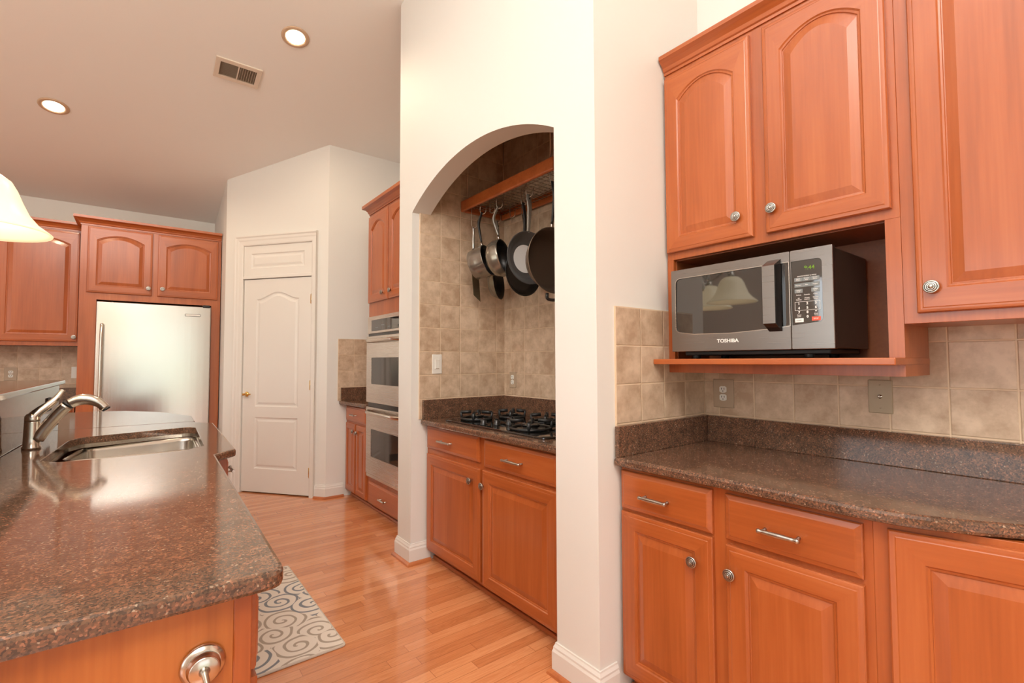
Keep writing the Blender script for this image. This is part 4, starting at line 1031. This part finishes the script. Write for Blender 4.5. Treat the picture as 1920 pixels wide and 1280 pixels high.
bm = bmesh.new(); add_slab(bm, [(rx(0.93)-0.11, 0.93), (rx(0.93)-0.012, 0.93), (rx(4.08)-0.012, 4.08), (rx(4.08)-0.11, 4.08)], 0.0, 1.163, r=0.001); obj('bar_wall', bm, 'wood', t)
# worktop, in two stones, with the sink cut-out
t = thing('countertop', 'long speckled granite island worktop with a sink cut-out and stepped edge', 'countertop')
SINK = round_poly([(-0.292, 2.60), (-0.235, 2.525), (-0.02, 2.500), (0.165, 2.512), (0.245, 2.60), (0.270, 3.33), (0.240, 3.392), (-0.215, 3.275), (-0.258, 3.18)], [0.03, 0.05, 0.2, 0.08, 0.05, 0.04, 0.04, 0.04, 0.03], 4)
main = round_poly([(-0.47, 0.965), (0.224, 0.965), (0.259, 2.325), (0.346, 2.420), (0.378, 3.535), (0.295, 3.640), (0.295, 3.70), (-0.395, 3.70), (-0.442, 2.6)], [0.0, 0.038, 0.004, 0.012, 0.008, 0.004, 0, 0, 0])
bm = bmesh.new(); add_slab(bm, main, 0.886, 0.92, hole=SINK, r=0.008, hole_r=0.002); obj('slab', bm, 'granite', t)
bm = bmesh.new(); add_slab(bm, round_poly([(-0.395, 3.7015), (0.295, 3.7015), (0.304, 4.08), (0.139, 4.56), (-0.056, 4.82), (-0.25, 4.93), (-0.45, 4.95), (-0.55, 4.90), (-0.50, 4.12), (-0.383, 4.10)], [0, 0, 0.05, 0.2, 0.2, 0.1, 0.05, 0, 0, 0]), 0.886, 0.92, r=0.004); obj('slab', bm, 'granite', t)
M['riser'] = granite('polished_riser'); M['riser'].node_tree.nodes['Principled BSDF'].inputs['Roughness'].default_value = 0.04; M['riser'].node_tree.nodes['Principled BSDF'].inputs['IOR'].default_value = 1.9
bm = bmesh.new(); add_slab(bm, [(rx(0.94)-0.011, 0.94), (rx(0.94), 0.94), (rx(4.09), 4.09), (rx(4.09)-0.011, 4.09)], 0.9205, 1.163, r=0.001); obj('riser', bm, 'riser', t)
t = thing('bar_ledge', 'raised narrow stone bar ledge running along the island behind the faucet', 'bar top', (0, 0, 0))
bm = bmesh.new(); add_slab(bm, round_poly([(-0.402, 0.90), (-0.360, 4.135), (-0.79, 4.135), (-0.86, 0.90)], [0, 0.02, 0.02, 0]), 1.1635, 1.190, r=0.006); obj('slab', bm, 'granite', t)
t = plate('electrical_outlet', 'dark outlet plate on the polished bar riser behind the faucet', 'outlet', (rx(3.76)+0.0005, 3.76, 1.063), PI/2-0.0354, 0.115, 0.075, 'rubber', 'duplex', 'rubber')
# sink
t = thing('kitchen_sink', 'undermount stainless double-bowl sink set into the island worktop', 'sink', (0, 0, 0))
def bowl(pts, z0, z1, dr):
    bm = bmesh.new(); pts = pts if area2(pts) > 0 else pts[::-1]
    lv = [(-0.012, z1), (0.0, z1), (0.003, z1-0.02), (0.010, z0+0.05), (0.020, z0+0.02), (0.045, z0+0.002), (0.07, z0)]
    rings = [[bm.verts.new((x, y, z)) for x, y in inset(pts, d)] for d, z in lv]; n = len(pts)
    for i in range(len(rings)-1):
        for k in range(n):
            f = bm.faces.new([rings[i][k], rings[i][(k+1) % n], rings[i+1][(k+1) % n], rings[i+1][k]]); f.smooth = True
    bm.faces.new(rings[-1])
    b = obj('bowl', bm, 'sink', t)
    bm = bmesh.new(); add_lathe(bm, [(0.045, 0), (0.045, 0.004), (0.034, 0.005), (0.030, 0.001), (0, 0.001)], (dr[0], dr[1], z0), (0, 0, 1), 22); obj('drain', bm, 'nickel', b)
bowl(round_poly([(-0.275, 2.53), (0.235, 2.53), (0.245, 2.905), (-0.265, 2.905)], 0.07, 6), 0.690, 0.862, (-0.01, 2.72))
bowl(round_poly([(-0.258, 2.930), (0.248, 2.930), (0.262, 3.385), (-0.205, 3.300)], 0.06, 6), 0.690, 0.862, (0.02, 3.14))
bm = bmesh.new(); lip = [(x*1.02-0.0, y) for x, y in SINK]; add_slab(bm, inset(SINK if area2(SINK) > 0 else SINK[::-1], -0.012), 0.866, 0.885, hole=inset(SINK if area2(SINK) > 0 else SINK[::-1], -0.001), r=0); obj('flange', bm, 'sink', t)
# faucet
t = thing('kitchen_faucet', 'brushed nickel pull-out faucet with lever handle rising beside the sink', 'faucet', (-0.363, 2.975, 0.9203))
bm = bmesh.new(); add_lathe(bm, [(0.032, 0), (0.032, 0.010), (0.029, 0.014), (0.028, 0.05), (0.026, 0.118), (0.026, 0.120)], (0, 0, 0), (0, 0, 1), 28); obj('faucet_body', bm, 'nickel', t)
bm = bmesh.new(); add_lathe(bm, [(0.0262, 0.1205), (0.0262, 0.130), (0.0258, 0.142), (0.021, 0.152), (0.010, 0.158), (0, 0.159)], (0, 0, 0), (0, 0, 1), 28)
add_sweep(bm, bez([(-0.004, 0, 0.132), (0.016, 0.004, 0.158), (0.044, 0.010, 0.184), (0.072, 0.016, 0.213), (0.090, 0.020, 0.244), (0.096, 0.021, 0.254)], 5), [(0.023-0.012*min(1, k/20), 0.0265-0.0140*min(1, k/20)) for k in range(26)], 16, up=(0, 0, 1))
obj('lever_handle', bm, 'nickel', t)
bm = bmesh.new(); add_sweep(bm, bez([(0.017, -0.004, 0.042), (0.046, -0.009, 0.092), (0.082, -0.016, 0.146), (0.114, -0.022, 0.186)], 6), [0.0255-0.002*k/18 for k in range(19)], 20); obj('spout_arm', bm, 'nickel', t)
bm = bmesh.new(); add_sweep(bm, [(0.1145, -0.0222, 0.1865), (0.121, -0.023, 0.194)], 0.0238, 20); obj('collar', bm, 'rubber', t)
bm = bmesh.new(); add_sweep(bm, bez([(0.121, -0.023, 0.193), (0.155, -0.028, 0.209), (0.192, -0.034, 0.208), (0.224, -0.040, 0.192), (0.247, -0.045, 0.166)], 6), [0.0225+0.0035*math.sin(PI*min(1, k/20))-0.004*k/24 for k in range(25)], 20); hd = obj('spray_head', bm, 'nickel', t)
bm = bmesh.new(); add_lathe(bm, [(0.017, 0), (0.0155, 0.006), (0, 0.007)], (0.249, -0.045, 0.165), (0.55, -0.1, -0.8), 18); obj('aerator', bm, 'rubber', hd)
# towel hook on the island's end panel
t = thing('towel_hook', 'round stepped nickel hook with a projecting post on the honey panel', 'hook', (0.099, 0.9985, 0.781))
bm = bmesh.new(); add_lathe(bm, [(0.0335, 0), (0.0345, 0.004), (0.0325, 0.009), (0.0275, 0.011), (0.026, 0.0125)], (0, 0, 0), (0, -1, 0), 36); obj('backplate', bm, 'nickel', t)
bm = bmesh.new(); add_lathe(bm, [(0.0255, 0.0125), (0.0255, 0.016), (0.0230, 0.018), (0.0230, 0.026), (0.0215, 0.028), (0, 0.0283)], (0, 0, 0), (0, -1, 0), 36); obj('rosette', bm, 'nickel', t)
bm = bmesh.new(); add_lathe(bm, [(0.0085, 0.0284), (0.0060, 0.033), (0.0050, 0.040), (0.0050, 0.095), (0.0075, 0.100), (0.0075, 0.106), (0, 0.108)], (0, 0, 0), (0, -1, 0), 20); obj('post', bm, 'nickel', t)

# ------------------------------------------------------------------ floor mat
bm = bmesh.new(); add_slab(bm, round_poly([(-0.245, -0.54), (0.245, -0.54), (0.245, 0.54), (-0.245, 0.54)], 0.02, 5), 0.0, 0.010, r=0.003)
o = obj('kitchen_mat', bm, 'mat_edge', None, (0.535, 2.785, 0.001)); tag(o, 'cream scroll-patterned cushioned mat on the wood floor beside the island', 'mat')
bm = bmesh.new(); add_slab(bm, round_poly([(-0.238, -0.533), (0.238, -0.533), (0.238, 0.533), (-0.238, 0.533)], 0.02, 5), 0.0085, 0.0112, r=0.001)
obj('printed_top', bm, 'mat', o)

# ------------------------------------------------------------------ ceiling: recessed lights, vent
TL = math.atan(-0.2326)
def recessed(x, y, label):
    t = thing('recessed_light', label, 'ceiling light', (x, y, zc(y)-0.0005), 0, 'recessed lights in the sloped ceiling'); t.rotation_euler = (TL, 0, 0)
    bm = bmesh.new(); add_lathe(bm, [(0.094, 0), (0.094, -0.004), (0.088, -0.008), (0.074, -0.009), (0.064, -0.005), (0.064, 0)], (0, 0, 0), (0, 0, 1), 40); obj('trim_ring', bm, 'ring', t)
    bm = bmesh.new(); add_lathe(bm, [(0.0665, -0.004), (0.060, -0.002), (0, -0.0025)], (0, 0, 0), (0, 0, 1), 36, caps=False); obj('lamp', bm, 'lamp', t)
    l = bpy.data.lights.new('downlight', 'SPOT'); l.energy = 29; l.spot_size = 2.9; l.spot_blend = 0.5; l.shadow_soft_size = 0.06; l.color = (1.0, 0.80, 0.56)
    o = bpy.data.objects.new('downlight', l); C.objects.link(o); o.location = (x, y, zc(y)-0.03); 
recessed(0.852, 3.660, 'glowing round recessed light in the sloped ceiling near the arch wall')
recessed(-0.572, 5.145, 'glowing round recessed light in the sloped ceiling above the refrigerator aisle')
t = thing('ceiling_vent', 'white rectangular louvred air vent in the sloped ceiling', 'vent', (0.560, 4.178, zc(4.178)-0.0005)); t.rotation_euler = (TL, 0, 0)
bm = bmesh.new(); add_slab(bm, rrect(-0.155, -0.108, 0.155, 0.108, 0.004, 2), -0.012, 0.0, hole=rrect(-0.122, -0.072, 0.122, 0.072, 0.002, 1), r=0.003); add_box(bm, -0.004, 0.004, -0.072, 0.072, -0.011, -0.002); obj('frame', bm, 'vent', t)
obj('duct_backing', box(-0.122, 0.122, -0.072, 0.072, -0.0015, -0.0005), 'duct', t)
for s, (xa, xb) in ((0, (-0.121, -0.005)), (1, (0.005, 0.121))):
    bm = bmesh.new()
    for k in range(9):
        y = -0.064+0.016*k; v = [bm.verts.new(p) for p in ((xa, y, -0.011), (xb, y, -0.011), (xb, y+0.009, -0.003), (xa, y+0.009, -0.003))]; bm.faces.new(v)
        v = [bm.verts.new((p.co.x, p.co.y+0.001, p.co.z)) for p in v]; bm.faces.new(v)
    if s:
        for k in range(7): x = xa+0.008+0.0165*k; add_box(bm, x, x+0.0015, -0.072, 0.072, -0.008, -0.003)
    obj('louver', bm, 'vent', t)

# ------------------------------------------------------------------ chandelier over the bar
CX, CY = -0.700, 2.515
t = thing('chandelier', 'three-light chandelier with frosted bell glass shades above the bar', 'chandelier', (CX, CY, 0.03))
SH = [(-0.506, 2.745), (-0.655, 2.200), (-0.985, 2.600)]
bm = bmesh.new(); add_lathe(bm, [(0.0, 1.93), (0.022, 1.94), (0.030, 1.97), (0.018, 2.02), (0.012, 2.06), (0.020, 2.10), (0.012, 2.14), (0.008, 2.18), (0.006, 2.20), (0.006, 3.80), (0.065, 3.81), (0.068, 3.83), (0.0, zc(CY)-0.01)], (0, 0, 0), (0, 0, 1), 20)
obj('stem', bm, 'pewter', t)
for sx_, sy_ in SH:
    dx, dy = sx_-CX, sy_-CY
    bm = bmesh.new(); add_sweep(bm, bez([(0, 0, 2.10), (dx*0.3, dy*0.3, 2.02), (dx*0.65, dy*0.65, 2.06), (dx*0.95, dy*0.95, 2.14), (dx, dy, 2.07)], 6), 0.007, 10)
    add_lathe(bm, [(0.0, 2.085), (0.022, 2.080), (0.026, 2.04), (0.026, 2.015)], (dx, dy, 0), (0, 0, 1), 18); obj('arm', bm, 'pewter', t)
    bm = bmesh.new(); prof = [(0.030, 2.022), (0.062, 2.016), (0.088, 1.995), (0.106, 1.960), (0.122, 1.915), (0.142, 1.868), (0.172, 1.828), (0.200, 1.806), (0.214, 1.794), (0.212, 1.790), (0.198, 1.800), (0.169, 1.822), (0.138, 1.862), (0.118, 1.911), (0.102, 1.956), (0.084, 1.991), (0.060, 2.011), (0.030, 2.016)]
    add_lathe(bm, prof, (dx, dy, 0), (0, 0, 1), 48, caps=False); obj('glass_shade', bm, 'shade', t)
    bm = bmesh.new(); add_lathe(bm, [(0, 1.90), (0.022, 1.905), (0.030, 1.93), (0.026, 1.96), (0.014, 2.0), (0.013, 2.014)], (dx, dy, 0), (0, 0, 1), 18); obj('bulb', bm, 'lamp', t)
    l = bpy.data.lights.new('bulb_light', 'POINT'); l.energy = 1.6; l.shadow_soft_size = 0.04; l.color = (1.0, 0.80, 0.55)
    o = bpy.data.objects.new('bulb_light', l); C.objects.link(o); o.parent = t; o.location = (dx, dy, 1.86)
